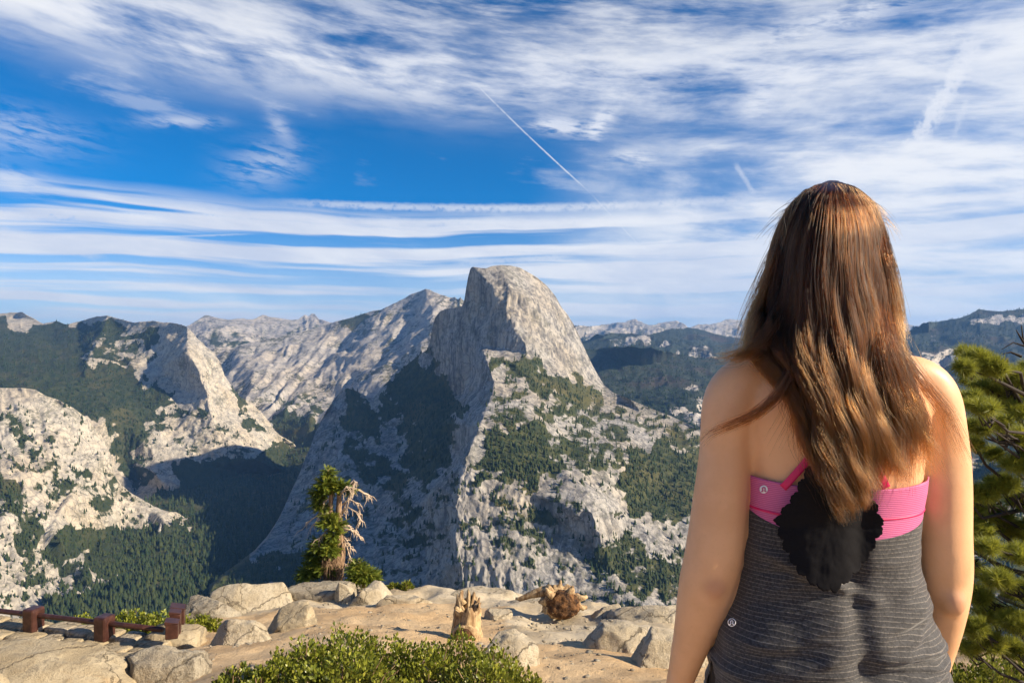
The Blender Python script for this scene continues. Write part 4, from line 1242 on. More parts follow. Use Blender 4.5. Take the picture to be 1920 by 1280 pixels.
def pine():
    """The long-needled pine whose boughs reach in from the right."""
    tr = np.array([P(2080, 1230, 3.6)[0], 3.6, ground_z(P(2080, 1230, 3.6)[0], 3.6)])
    o = empty('pine_tree', tr.tolist())
    tag(o, 'bushy long-needled pine reaching in behind the right arm', 'tree')
    mb = MB()
    mb.tube(np.array([[0, 0, -0.3], [0.02, 0, 0.9], [0.05, 0.05, 2.0], [0.02, 0, 2.9]]), [0.09, 0.08, 0.055, 0.02], 12)
    mb.build('trunk', M['darkbark'], o)
    r = np.random.default_rng(21)
    blobs = [(1812, 662, 18, 8), (1835, 672, 24, 12), (1862, 688, 24, 14), (1892, 705, 26, 14), (1915, 728, 26, 14), (1808, 690, 16, 9), (1822, 712, 20, 10), (1850, 725, 26, 12), (1880, 742, 26, 14), (1908, 770, 26, 14), (1815, 745, 22, 8), (1840, 762, 28, 9), (1870, 790, 24, 10), (1832, 800, 24, 10),
             (1825, 830, 14, 9), (1900, 815, 26, 12), (1860, 850, 18, 8), (1905, 870, 24, 12), (1880, 905, 26, 14), (1845, 925, 26, 14), (1820, 950, 22, 14), (1910, 935, 22, 16), (1865, 965, 28, 16), (1830, 990, 26, 14), (1895, 990, 24, 16), (1850, 1025, 20, 10), (1910, 1040, 24, 14), (1820, 1062, 16, 12), (1870, 1085, 24, 14),
             (1835, 1115, 22, 14), (1905, 1105, 24, 16), (1860, 1150, 28, 16), (1825, 1175, 20, 16), (1905, 1165, 26, 18), (1850, 1200, 28, 14), (1900, 1215, 28, 14), (1818, 1215, 16, 12), (1702, 975, 10, 18), (1704, 1010, 9, 16), (1708, 1045, 8, 14), (1760, 1000, 30, 40), (1750, 1150, 30, 40), (1790, 900, 20, 20), (1800, 1050, 14, 30),
             (1960, 700, 40, 30), (1970, 850, 40, 40), (1970, 1000, 40, 40), (1970, 1120, 40, 40)]
    nd = []
    for k in range(54):
        d = r.normal(size=3); d[2] = d[2] * 0.9 + 0.45; d /= np.linalg.norm(d)
        sd_ = np.cross(d, r.normal(size=3)); sd_ /= np.linalg.norm(sd_)
        L = 0.75 + 0.35 * r.random()
        nd += [(sd_ * 0.024).tolist(), (-sd_ * 0.024).tolist(), (d * L).tolist()]
    NV, NF = np.array(nd), [[3 * k, 3 * k + 1, 3 * k + 2] for k in range(54)]
    pts, limbs = [], MB()
    for bx, by, rx, ry in blobs:
        Y = 3.5 + r.normal() * 0.2
        if bx < 1780: Y = 3.8
        c = np.array(P(bx, by, Y))
        n = int(9 + rx * ry * 0.20)
        u = r.normal(size=(n, 3)); u /= np.linalg.norm(u, axis=1)[:, None]; u *= (r.random(n) ** 0.4)[:, None]
        pp = c + u * np.array([rx, rx, ry]) / F * Y
        pts.append(pp)
        # the bough that carries this spray
        root = tr + np.array([0, 0, np.clip(c[2] - tr[2] - 0.2 + 0.12 * r.normal(), 0.25, 2.7)])
        m1 = root + (c - root) * 0.5 + np.array([0, r.normal() * 0.12, -0.14 + r.normal() * 0.06])
        m2 = root + (c - root) * 0.8 + r.normal(size=3) * 0.05 + np.array([0, 0, -0.06])
        limbs.tube(np.array([root, m1, m2, c]) - tr, [0.018, 0.012, 0.007, 0.004], 6, cap=False)
        for e in pp[::14]:
            limbs.tube(np.array([m2 * 0.5 + c * 0.5, (m2 + e) / 2 + r.normal(size=3) * 0.03, e]) - tr, [0.006, 0.005, 0.003], 4, cap=False)
    for a in ([(1960, 665), (1925, 650), (1900, 642), (1878, 655)], [(1925, 650), (1912, 630), (1905, 618)], [(1940, 640), (1918, 635), (1915, 610)], [(1915, 668), (1895, 660), (1880, 664)]):
        limbs.tube(np.array([P(x, y, 3.6) for x, y in a]) - tr, np.linspace(0.008, 0.002, len(a)), 5, cap=False)
    limbs.build('boughs', M['darkbark'], o)
    pts = np.concatenate(pts)
    up = np.array([-0.3, -0.2, 0.8]) + r.normal(size=pts.shape) * 0.5
    x, y, z = rand_rot(len(pts), r, up)
    hue = np.clip(0.48 + 0.2 * r.normal(size=len(pts)), 0, 1)
    scatter('foliage', NV, NF, pts - tr, x, y, z, 0.054 * (0.8 + 0.4 * r.random(len(pts))), hue, M['pine'], o)


pine()


def build_gravel():
    """Grit, pebbles and dry scraps lying on the sand."""
    r = np.random.default_rng(31)
    v, fc = ico(1)
    n = 2600
    x = r.uniform(-5.2, 3.2, n); y = r.uniform(6.0, 15.0, n)
    keep = fbm(np.column_stack([x, y, x * 0]) / 1.1, 3) > -0.12
    x, y = x[keep], y[keep]; n = len(x)
    z = ground_z(x, y) + (0.10 * fbm(np.column_stack([x, y, x * 0]) / 1.3, 4))
    sz = 0.006 + 0.030 * r.random(n) ** 4
    sq = np.column_stack([sz * r.uniform(0.8, 1.6, n), sz * r.uniform(0.8, 1.6, n), sz * r.uniform(0.5, 0.9, n)])
    jit = 1 + 0.25 * r.standard_normal((n, len(v), 1))
    p = np.column_stack([x, y, z])[:, None] + v[None] * jit * sq[:, None]
    faces = (np.array(fc)[None] + (np.arange(n) * len(v))[:, None, None]).reshape(-1, 3)
    o = mesh_obj('gravel', p.reshape(-1, 3), faces, M['rock_grey'], smooth=False)
    tag(o, 'grit and pebbles scattered over the sandy ledge', 'gravel', kind='stuff')


build_gravel()

# ------------------------------------------------------------------ the woman looking out
PY = 1.16                                    # distance of her body axis
U = PY / F                                   # metres per picture pixel at that distance
def zx(py): return CZ + (HY - py) * U
def xx(px): return (px - CX) * U


# torso sections: picture row, centre column, half width (px), half depth (m), shift of the axis in depth (m)
TOR = np.array([(640, 1556, 52, 0.056, 0.0), (662, 1555, 78, 0.062, 0.0), (680, 1555, 118, 0.074, 0.0), (700, 1555, 150, 0.086, 0.0), (730, 1555, 166, 0.094, 0.0), (770, 1555, 170, 0.100, 0.0), (820, 1555, 166, 0.102, 0.0), (870, 1555, 160, 0.101, 0.0), (910, 1554, 157, 0.099, 0.0),
                (950, 1551, 153, 0.096, 0.0), (1000, 1546, 149, 0.092, -0.004), (1050, 1543, 150, 0.092, -0.006), (1100, 1542, 163, 0.098, -0.008), (1160, 1540, 182, 0.108, -0.012), (1220, 1538, 196, 0.118, -0.016), (1290, 1537, 203, 0.122, -0.018), (1370, 1537, 200, 0.118, -0.012), (1450, 1537, 178, 0.105, 0.0)], float)


def tor(py):
    return [np.interp(py, TOR[:, 0], TOR[:, k]) for k in range(1, 5)]


def torso_point(theta, py, off=0.0):
    """theta 0 = her right side in the picture, pi/2 = front (away), -pi/2 = back (to us)."""
    cx, hw, hd, sh = tor(py)
    a, b = hw * U + off, hd + off
    e = 2.35
    c, s = np.cos(theta), np.sin(theta)
    k = (np.abs(c) ** e + np.abs(s) ** e) ** (-1 / e)
    x = xx(cx) + a * c * k
    y = PY + sh + b * s * k
    # hollow along the spine and the two shoulder blades on the bare back
    bk = np.clip(-s, 0, 1) ** 3
    up = np.exp(-((py - 790) / 80.0) ** 2)
    xn = (x - xx(cx)) / a
    y = y + bk * (0.013 * np.exp(-(xn / 0.12) ** 2) - 0.013 * up * np.exp(-((np.abs(xn) - 0.45) / 0.2) ** 2))
    return np.stack(np.broadcast_arrays(x, y, zx(py)), -1)


def on_back(px, py, off):
    """The point of her back seen at a picture position, lifted by off."""
    Y = np.full(np.shape(px), PY - 0.09)
    px, py = np.asarray(px, float), np.asarray(py, float)
    for _ in range(6):
        x = (px - CX) / F * Y; z = CZ + (HY - py) / F * Y
        row = HY - (z - CZ) / U
        cx, hw, hd, sh = tor(row)
        a, b = hw * U + off, hd + off
        xn = np.clip(np.abs(x - xx(cx)) / a, 0, 0.985)
        e = 2.35
        Y = PY + sh - b * (1 - xn ** e) ** (1 / e) + 0.010 * np.exp(-(xn / 0.12) ** 2)
    return np.stack([(px - CX) / F * Y, Y, CZ + (HY - py) / F * Y], -1)


def loft(rings, sides=32):
    v = np.concatenate(rings); n = len(rings)
    f = grid_faces(n, sides, True).tolist()
    f.append(list(range(sides))[::-1]); f.append([(n - 1) * sides + k for k in range(sides)])
    return v, f


def limb(pts, ra, rb, sides=24):
    """Elliptic tube: ra across the picture, rb in depth."""
    pts = np.asarray(pts, float)
    a = np.linspace(0, 2 * np.pi, sides, endpoint=False)
    t = np.gradient(pts, axis=0); t /= np.linalg.norm(t, axis=1)[:, None]
    rings = []
    for p, d, A_, B_ in zip(pts, t, ra, rb):
        u = np.array([1.0, 0, 0]) - d * d[0]; u /= np.linalg.norm(u)
        w = np.cross(d, u)
        rings.append(p + A_ * np.cos(a)[:, None] * u + B_ * np.sin(a)[:, None] * w)
    return loft(rings, sides)


def densify(pts, n):
    """Catmull-like smooth resampling of rows of numbers."""
    pts = np.asarray(pts, float)
    s = np.concatenate([[0], np.cumsum(np.linalg.norm(np.diff(pts[:, :2], axis=0), axis=1))])
    q = np.linspace(0, s[-1], n)
    out = np.column_stack([np.interp(q, s, pts[:, k]) for k in range(pts.shape[1])])
    for _ in range(2):
        m = out.copy(); m[1:-1] = (out[:-2] + 2 * out[1:-1] + out[2:]) / 4; out = m
    return out


def build_person():
    ground = float(ground_z(xx(1555), PY))
    root = empty('person', (xx(1555), PY, ground))
    tag(root, 'person seen from behind with long brown hair, grey striped tank top over pink bra', 'person')
    r0 = np.array(root.location)
    mb = MB()
    th = np.linspace(0, 2 * np.pi, 48, endpoint=False)
    mb.add(*loft([torso_point(th, p) for p in np.linspace(640, 1450, 60)], 48))
    # neck and head (facing away from us)
    hx, hz = xx(1561), zx(482)
    nk = [(xx(1556), PY + 0.005, zx(700)), (xx(1557), PY + 0.004, zx(650)), (xx(1558), PY + 0.008, zx(600)), (xx(1560), PY + 0.015, zx(560))]
    mb.add(*limb(nk, [0.066, 0.054, 0.052, 0.054], [0.062, 0.055, 0.055, 0.056]))
    v, f = ICO5
    hd = v * np.array([0.066, 0.088, 0.110])
    low = np.clip(-v[:, 2], 0, 1)
    hd[:, 0] *= 1 - 0.30 * low ** 1.5
    hd[:, 1] += 0.022 * low + np.where(v[:, 1] < 0, 0.035 * low, 0)
    nose = np.exp(-((v[:, 0] / 0.12) ** 2 + ((v[:, 2] + 0.16) / 0.16) ** 2)) * (v[:, 1] > 0)
    hd[:, 1] += 0.022 * nose
    eye = sum(np.exp(-(((v[:, 0] - s * 0.38) / 0.16) ** 2 + ((v[:, 2] - 0.05) / 0.10) ** 2)) for s in (-1, 1)) * (v[:, 1] > 0)
    hd[:, 1] -= 0.010 * eye
    mouth = np.exp(-((v[:, 0] / 0.25) ** 2 + ((v[:, 2] + 0.48) / 0.09) ** 2)) * (v[:, 1] > 0)
    hd[:, 1] += 0.006 * mouth
    mb.add(hd + np.array([hx, PY + 0.012, hz]), f)
    v3, f3 = ICO3
    for s in (-1, 1):
        mb.add(v3 * np.array([0.012, 0.022, 0.033]) + np.array([hx + s * 0.062, PY + 0.022, hz - 0.01]), f3)
    # arms: column, row, width (px), depth offset
    AL = [(1440, 700, 74, 0.0), (1405, 702, 84, 0.0), (1376, 722, 98, 0.0), (1362, 755, 100, 0.0), (1357, 800, 93, -0.002), (1354, 850, 93, -0.004), (1349, 900, 98, -0.006), (1344, 950, 102, -0.006), (1338, 1000, 104, -0.006), (1331, 1050, 106, -0.004), (1323, 1085, 104, 0.0), (1315, 1130, 95, 0.006), (1305, 1180, 80, 0.014), (1294, 1230, 66, 0.024), (1284, 1280, 54, 0.034), (1276, 1325, 47, 0.044)]
    AR = [(1672, 700, 74, 0.0), (1704, 704, 84, 0.0), (1733, 724, 96, 0.0), (1746, 758, 97, 0.0), (1752, 800, 92, -0.002), (1757, 850, 94, -0.004), (1758, 900, 95, -0.006), (1757, 950, 97, -0.006), (1757, 1000, 96, -0.006), (1760, 1045, 98, -0.004), (1763, 1085, 96, 0.0), (1766, 1130, 86, 0.006), (1767, 1180, 74, 0.014), (1767, 1230, 61, 0.024), (1765, 1280, 51, 0.034), (1762, 1325, 45, 0.044)]
    for arm, sg in ((AL, -1), (AR, 1)):
        a = densify(arm, 44)
        pts = np.column_stack([xx(a[:, 0]), PY - 0.01 + a[:, 3], zx(a[:, 1])])
        mb.add(*limb(pts, a[:, 2] / 2 * U, a[:, 2] / 2 * U * 0.92))
        # point of the elbow
        mb.add(v3 * np.array([0.020, 0.016, 0.024]) + np.array([xx(1325 if sg < 0 else 1758), PY - 0.042, zx(1082 if sg < 0 else 1112)]), f3)
        # hand: palm and five fingers, hanging relaxed
        wz = pts[-1]
        palm = np.array([wz + np.array([0, 0, 0.01]), wz + np.array([0, 0.008, -0.03]), wz + np.array([0, 0.016, -0.07]), wz + np.array([0, 0.02, -0.095])])
        mb.add(*limb(palm, [0.020, 0.016, 0.016, 0.014], [0.022, 0.036, 0.040, 0.036], 16))
        for k, (dy, L) in enumerate(((-0.028, 0.058), (-0.008, 0.068), (0.012, 0.074), (0.031, 0.066))):
            b = palm[-1] + np.array([0, dy, 0.008])
            c = np.array([b, b + np.array([-sg * 0.004, 0.002, -L * 0.45]), b + np.array([-sg * 0.014, 0.003, -L * 0.78]), b + np.array([-sg * 0.026, 0.003, -L])])
            mb.add(*limb(c, [0.0088, 0.0085, 0.0078, 0.0062], [0.0088, 0.0085, 0.0078, 0.0062], 10))
        b = palm[1] + np.array([-sg * 0.006, 0.030, 0.004])
        c = np.array([b, b + np.array([-sg * 0.010, 0.020, -0.022]), b + np.array([-sg * 0.014, 0.026, -0.045]), b + np.array([-sg * 0.016, 0.026, -0.062])])
        mb.add(*limb(c, [0.012, 0.0105, 0.0095, 0.007], [0.012, 0.0105, 0.0095, 0.007], 10))
    # legs and feet
    hipz = zx(1440)
    for s in (-1, 1):
        lx = xx(1537) + s * 0.088
        zs = np.linspace(hipz + 0.10, ground + 0.06, 9)
        rad = np.interp(np.linspace(0, 1, 9), [0, .15, .45, .52, .68, .95, 1], [0.088, 0.088, 0.062, 0.056, 0.056, 0.038, 0.038])
        mb.add(*limb(np.column_stack([np.full(9, lx), np.full(9, PY), zs]), rad, rad))
        ft = np.array([[lx, PY - 0.05, ground + 0.045], [lx, PY, ground + 0.05], [lx + s * 0.01, PY + 0.09, ground + 0.035], [lx + s * 0.015, PY + 0.17, ground + 0.022]])
        mb.add(*limb(ft, [0.03, 0.036, 0.044, 0.034], [0.036, 0.045, 0.03, 0.018]))
    raw = mb.build('raw', None)
    md = raw.modifiers.new('r', 'REMESH'); md.mode = 'VOXEL'; md.voxel_size = 0.0055
    sm_ = raw.modifiers.new('s', 'SMOOTH'); sm_.iterations = 14; sm_.factor = 0.5
    dg = bpy.context.evaluated_depsgraph_get()
    me = bpy.data.meshes.new_from_object(raw.evaluated_get(dg))
    bpy.data.objects.remove(raw)
    me.name = 'body'
    me.transform(__import__('mathutils').Matrix.Translation(-Vector(r0.tolist())))
    me.polygons.foreach_set('use_smooth', np.ones(len(me.polygons), bool))
    me.materials.clear()
    # skin
    m, t, b = material('skin')
    pos = t.node('ShaderNodeTexCoord').outputs['Object']
    n1 = t.noise(pos, 14.0, 4, 0.6); n2 = t.noise(pos, 220.0, 3, 0.7)
    c = t.mix(t.sm(n1, 0.35, 0.65), (0.72, 0.395, 0.205), (0.78, 0.445, 0.240))
    c = t.mix(t.mul(t.sm(n2, 0.55, 0.72), 0.10), c, (0.42, 0.20, 0.12))
    mo = t.voro(pos, 10.0)
    c = t.mix(t.sm(mo, 0.030, 0.018), c, (0.18, 0.075, 0.04))
    # reddish elbows
    for px, py in ((1323, 1084), (1766, 1114)):
        dv = t.node('ShaderNodeVectorMath', operation='DISTANCE')
        t.put(dv.inputs[0], pos); dv.inputs[1].default_value = (xx(px) - r0[0], PY - 0.055 - r0[1], zx(py) - r0[2])
        c = t.mix(t.mul(t.sm(dv.outputs['Value'], 0.030, 0.008), 0.5), c, (0.46, 0.20, 0.12))
    t.put(b.inputs['Base Color'], c)
    b.inputs['Roughness'].default_value = 0.48
    b.inputs['Specular IOR Level'].default_value = 0.4
    b.inputs['Subsurface Weight'].default_value = 0.10
    b.inputs['Subsurface Radius'].default_value = (0.5, 0.25, 0.15)
    b.inputs['Subsurface Scale'].default_value = 0.004
    t.put(b.inputs['Normal'], t.bump(n2, 0.15, 0.002))
    me.materials.append(m)
    body = bpy.data.objects.new('body', me); COL.objects.link(body); body.parent = root

    # ---- pink bra: band round the chest and crossing straps
    m, t, b = material('pink_striped_fabric')
    uvn = t.node('ShaderNodeUVMap').outputs[0]
    u, v_, _z = t.sep(uvn)
    st = t.math('SINE', t.mul(v_, 6.2832 / 0.0030))
    nz = t.noise(t.node('ShaderNodeTexCoord').outputs['Object'], 30.0, 3, 0.5)
    t.put(b.inputs['Base Color'], t.mix(t.sm(st, -0.3, 0.5), (0.50, 0.085, 0.235), (0.66, 0.165, 0.345)))
    b.inputs['Roughness'].default_value = 0.7
    t.put(b.inputs['Normal'], t.bump(t.add(st, t.mul(nz, 2)), 0.25, 0.0008))
    M['bra'] = m
    m, t, b = material('magenta_trim'); b.inputs['Base Color'].default_value = (0.70, 0.012, 0.13, 1); b.inputs['Roughness'].default_value = 0.5
    M['trim'] = m
    T = np.linspace(0, 2 * np.pi, 120, endpoint=False)
    back = np.clip(-np.sin(T), 0, 1)
    top_row = 882 + 12 * back ** 2 - 45 * np.clip(np.sin(T), 0, 1)
    rows = np.linspace(0, 1, 26)[:, None]
    py = top_row[None] + (985 - top_row[None]) * rows
    pts = torso_point(np.broadcast_to(T[None], py.shape), py, 0.0048)
    uv = np.stack([np.broadcast_to(T[None], py.shape) * 0.13, pts[..., 2]], -1).reshape(-1, 2)
    bra = mesh_obj('sports_bra', pts.reshape(-1, 3) - r0, grid_faces(26, 120, True), M['bra'], root, uv=uv)
    so = bra.modifiers.new('thick', 'SOLIDIFY'); so.thickness = 0.0022; so.offset = -1
    # seam piping below the logo
    sp = torso_point(np.linspace(np.pi * 1.0, 2 * np.pi, 60), 937 + 9 * np.clip(-np.sin(np.linspace(np.pi, 2 * np.pi, 60)), 0, 1), 0.0058)
    q = MB(); q.tube(sp - r0, 0.0024, 6); q.build('seam', M['trim'], bra)

    def ribbon(pix, width, off, mat, name, parent, n=24):
        p = densify(np.array(pix, float), n)
        c = on_back(p[:, 0], p[:, 1], off)
        d = np.gradient(p[:, :2], axis=0); d /= np.linalg.norm(d, axis=1)[:, None]
        nx = np.column_stack([-d[:, 1], d[:, 0]]) * width / 2
        rowsv = [on_back(p[:, 0] + nx[:, 0] * k, p[:, 1] + nx[:, 1] * k, off) for k in (-1, -0.5, 0, 0.5, 1)]
        vv = np.stack(rowsv, 1)
        o = mesh_obj(name, vv.reshape(-1, 3) - r0, grid_faces(n, 5), mat, parent)
        so = o.modifiers.new('thick', 'SOLIDIFY'); so.thickness = 0.0022; so.offset = 0
        return o
    ribbon([(1468, 914), (1486, 895), (1510, 868), (1534, 834), (1560, 795), (1590, 750), (1620, 712)], 15, 0.0085, M['trim'], 'strap', bra)
    ribbon([(1662, 914), (1652, 895), (1635, 850), (1600, 800), (1560, 755), (1520, 710), (1478, 655)], 15, 0.0095, M['trim'], 'strap', bra)

    # ---- tank top: loose, striped, rumpled towards the hem
    m, t, b = material('grey_striped_jersey')
    uvn = t.node('ShaderNodeUVMap').outputs[0]
    u, v_, _z = t.sep(uvn)
    ob = t.node('ShaderNodeTexCoord').outputs['Object']
    hn = t.noise(ob, 260.0, 3, 0.7)
    ln = t.noise(ob, 60.0, 3, 0.6)
    st = t.math('SINE', t.add(t.mul(v_, 6.2832 / 0.0064), t.mul(ln, 1.1)))
    c = t.mix(t.sm(hn, 0.35, 0.68), (0.012, 0.0115, 0.013), (0.050, 0.047, 0.050))
    c = t.mix(t.mul(t.sm(st, 0.84, 0.98), t.sm(hn, 0.25, 0.6)), c, (0.165, 0.145, 0.125))
    t.put(b.inputs['Base Color'], c)
    b.inputs['Roughness'].default_value = 0.8
    b.inputs['Sheen Weight'].default_value = 0.25
    t.put(b.inputs['Normal'], t.bump(t.add(hn, t.mul(st, 0.2)), 0.3, 0.0015))
    M['tank'] = m
    NT_, NR = 260, 190
    T = np.linspace(0, 2 * np.pi, NT_, endpoint=False)
    s_, c_ = np.sin(T), np.cos(T)
    bk = np.clip(-s_, 0, 1)
    top_row = np.where(s_ < 0, 938 + 44 * bk ** 1.3, 938 - 140 * np.clip(s_, 0, 1) ** 0.7)
    # side slit where the leggings show: hem rises at her left flank
    hem = 1345 - 120 * np.exp(-((T - np.pi) / 0.24) ** 2)
    rows = np.linspace(0, 1, NR)[:, None]
    py = top_row[None] + (hem[None] - top_row[None]) * rows
    Tm = np.broadcast_to(T[None], py.shape)
    sidek = 0.25 + 0.75 * np.abs(np.sin(Tm)) ** 1.5
    loose = 0.006 + 0.018 * np.clip((py - 960) / 200, 0, 1) * sidek
    # rumples
    base = torso_point(Tm, py, 0.0)
    xl, zl = base[..., 0] - r0[0], base[..., 2]
    low = np.clip((py - 975) / 110, 0, 1)
    w1 = ridged(np.stack([xl * 3.0 + zl * 1.6, zl * 13.0 - xl * 4.0, Tm * 0 + 1.3], -1), 3, 0.45) - 1.1
    right = np.clip(xl / 0.12 + 0.3, 0, 1) * np.clip((py - 1090) / 60, 0, 1)
    w2 = ridged(np.stack([xl * 4.0, zl * 22.0 + 1.5 * xl, Tm * 0 + 7.7], -1), 2, 0.5) - 1.0
    w3 = fbm(np.stack([xl * 9, zl * 9, base[..., 1] * 9], -1), 3)
    # one long fold slanting down from her left side
    fd = np.exp(-(((zl - (zx(1012) - 0.42 * (xl + 0.13)))) / 0.010) ** 2) * np.clip(1 - np.abs(xl + 0.055) / 0.09, 0, 1)
    low = low * sidek; right = right * sidek
    off = loose + 0.011 * low * w1 + (0.012 * right + 0.005 * np.clip((py - 1120) / 60, 0, 1)) * w2 + 0.006 * low * w3 + 0.015 * fd + 0.012 * low * perlin(np.stack([xl * 7 + zl * 3, zl * 9 - xl * 3, Tm * 0 + 4.1], -1))
    off = np.maximum(off, 0.005)
    pts = torso_point(Tm, py, off)
    uv = np.stack([Tm * 0.14, zl + 0.004 * w1 + 0.010 * np.sin(Tm * 1.0 + 0.5) * low], -1).reshape(-1, 2)
    tank = mesh_obj('tank_top', pts.reshape(-1, 3) - r0, grid_faces(NR, NT_, True), M['tank'], root, uv=uv)
    so = tank.modifiers.new('thick', 'SOLIDIFY'); so.thickness = 0.0015; so.offset = -1

    # ---- black scalloped back panel
    m, t, b = material('black_mesh_fabric')
    n = t.noise(t.node('ShaderNodeTexCoord').outputs['Object'], 400.0, 2, 0.6)
    t.put(b.inputs['Base Color'], t.mix(n, (0.004, 0.004, 0.005), (0.012, 0.011, 0.013))); b.inputs['Roughness'].default_value = 0.9
    b.inputs['Specular IOR Level'].default_value = 0.15
    M['black'] = m
    corner = np.array([(1556, 770), (1530, 850), (1508, 892), (1490, 930), (1456, 972), (1470, 1020), (1496, 1068), (1530, 1098), (1564, 1108), (1592, 1082), (1628, 1040), (1655, 985), (1640, 945), (1626, 905), (1600, 850)], float)
    ring = np.concatenate([corner, corner[:1]])
    s = np.concatenate([[0], np.cumsum(np.hypot(*np.diff(ring, axis=0).T))])
    q = np.linspace(0, s[-1], 520, endpoint=False)
    ox, oy = np.interp(q, s, ring[:, 0]), np.interp(q, s, ring[:, 1])
    cxp, cyp = 1559.0, 960.0
    dx, dy = ox - cxp, oy - cyp; dl = np.hypot(dx, dy)
    sc_ = np.abs(np.sin(q / 27.0 * np.pi)) * 7.0 + np.abs(np.sin(q / 9.0 * np.pi)) * 2.0 - 3.0
    ox, oy = ox + dx / dl * sc_, oy + dy / dl * sc_
    K = 34
    k = np.linspace(0, 1, K)[:, None] ** 0.8
    gx, gy = cxp + (ox - cxp)[None] * k, cyp + (oy - cyp)[None] * k
    lift = 0.030 + 0.014 * np.clip((gy - 990) / 110, 0, 1) + 0.0012 * fbm(np.stack([gx / 30, gy / 30, gx * 0], -1), 3)
    pp = on_back(gx, gy, lift)
    pan = mesh_obj('back_panel', pp.reshape(-1, 3) - r0, grid_faces(K, 520, True), M['black'], tank)
    so = pan.modifiers.new('thick', 'SOLIDIFY'); so.thickness = 0.002; so.offset = -1

    # ---- the small round emblems
    m, t, b = material('emblem_white'); b.inputs['Base Color'].default_value = (0.80, 0.78, 0.80, 1); b.inputs['Roughness'].default_value = 0.5
    M['emb'] = m

    def emblem(px, py, rad, off, parent, disc, ink):
        a = np.linspace(0, 2 * np.pi, 36, endpoint=False)
        # stylised horseshoe with turned-out feet
        g = np.array([(-0.62, -0.50), (-0.34, -0.52), (-0.20, -0.30), (-0.34, 0.02), (-0.30, 0.36), (0.0, 0.52), (0.30, 0.36), (0.34, 0.02), (0.20, -0.30), (0.34, -0.52), (0.62, -0.50)])
        g = densify(g, 34)
        path = on_back(px + g[:, 0] * rad, py - g[:, 1] * rad, off + 0.0009)
        if disc:
            rr = np.linspace(0, 1, 6)[:, None]
            d = on_back(px + rr * np.cos(a) * rad, py + rr * np.sin(a) * rad, off)
            e = mesh_obj('emblem', d.reshape(-1, 3) - r0, grid_faces(6, 36, True), M['emb'], parent)
        else:
            rg = on_back(px + np.cos(np.append(a, 0)) * rad, py + np.sin(np.append(a, 0)) * rad, off)
            q_ = MB(); q_.tube(rg - r0, rad * U * 0.10, 6)
            q_.tube(path - r0, rad * U * 0.13, 6)
            return q_.build('emblem', M['emb'], parent)
        q_ = MB(); q_.tube(path - r0, rad * U * 0.15, 6)
        q_.build('emblem_mark', ink, parent)
    emblem(1432, 917, 7.6, 0.0075, bra, True, M['bra'])
    emblem(1372, 1166, 7.0, 0.039, tank, False, M['tank'])

    # ---- leggings below the hem
    m, t, b = material('black_leggings'); b.inputs['Base Color'].default_value = (0.014, 0.013, 0.014, 1); b.inputs['Roughness'].default_value = 0.7
    lg = MB()
    T = np.linspace(0, 2 * np.pi, 64, endpoint=False)
    lg.add(*loft([torso_point(T, p, 0.006) for p in np.linspace(1130, 1452, 30)], 64))
    for s in (-1, 1):
        lx = xx(1537) + s * 0.088
        zs = np.linspace(hipz + 0.08, ground + 0.10, 12)
        rad = np.interp(np.linspace(0, 1, 12), [0, .15, .45, .52, .68, .95, 1], [0.094, 0.093, 0.067, 0.061, 0.061, 0.044, 0.044])
        lg.add(*limb(np.column_stack([np.full(12, lx), np.full(12, PY), zs]), rad, rad))
    lo = lg.build('leggings', m, root)
    lo.data.vertices.foreach_set('co', (np.array([v.co[:] for v in lo.data.vertices]) - r0).astype(np.float32).ravel())

    build_hair(root, r0)


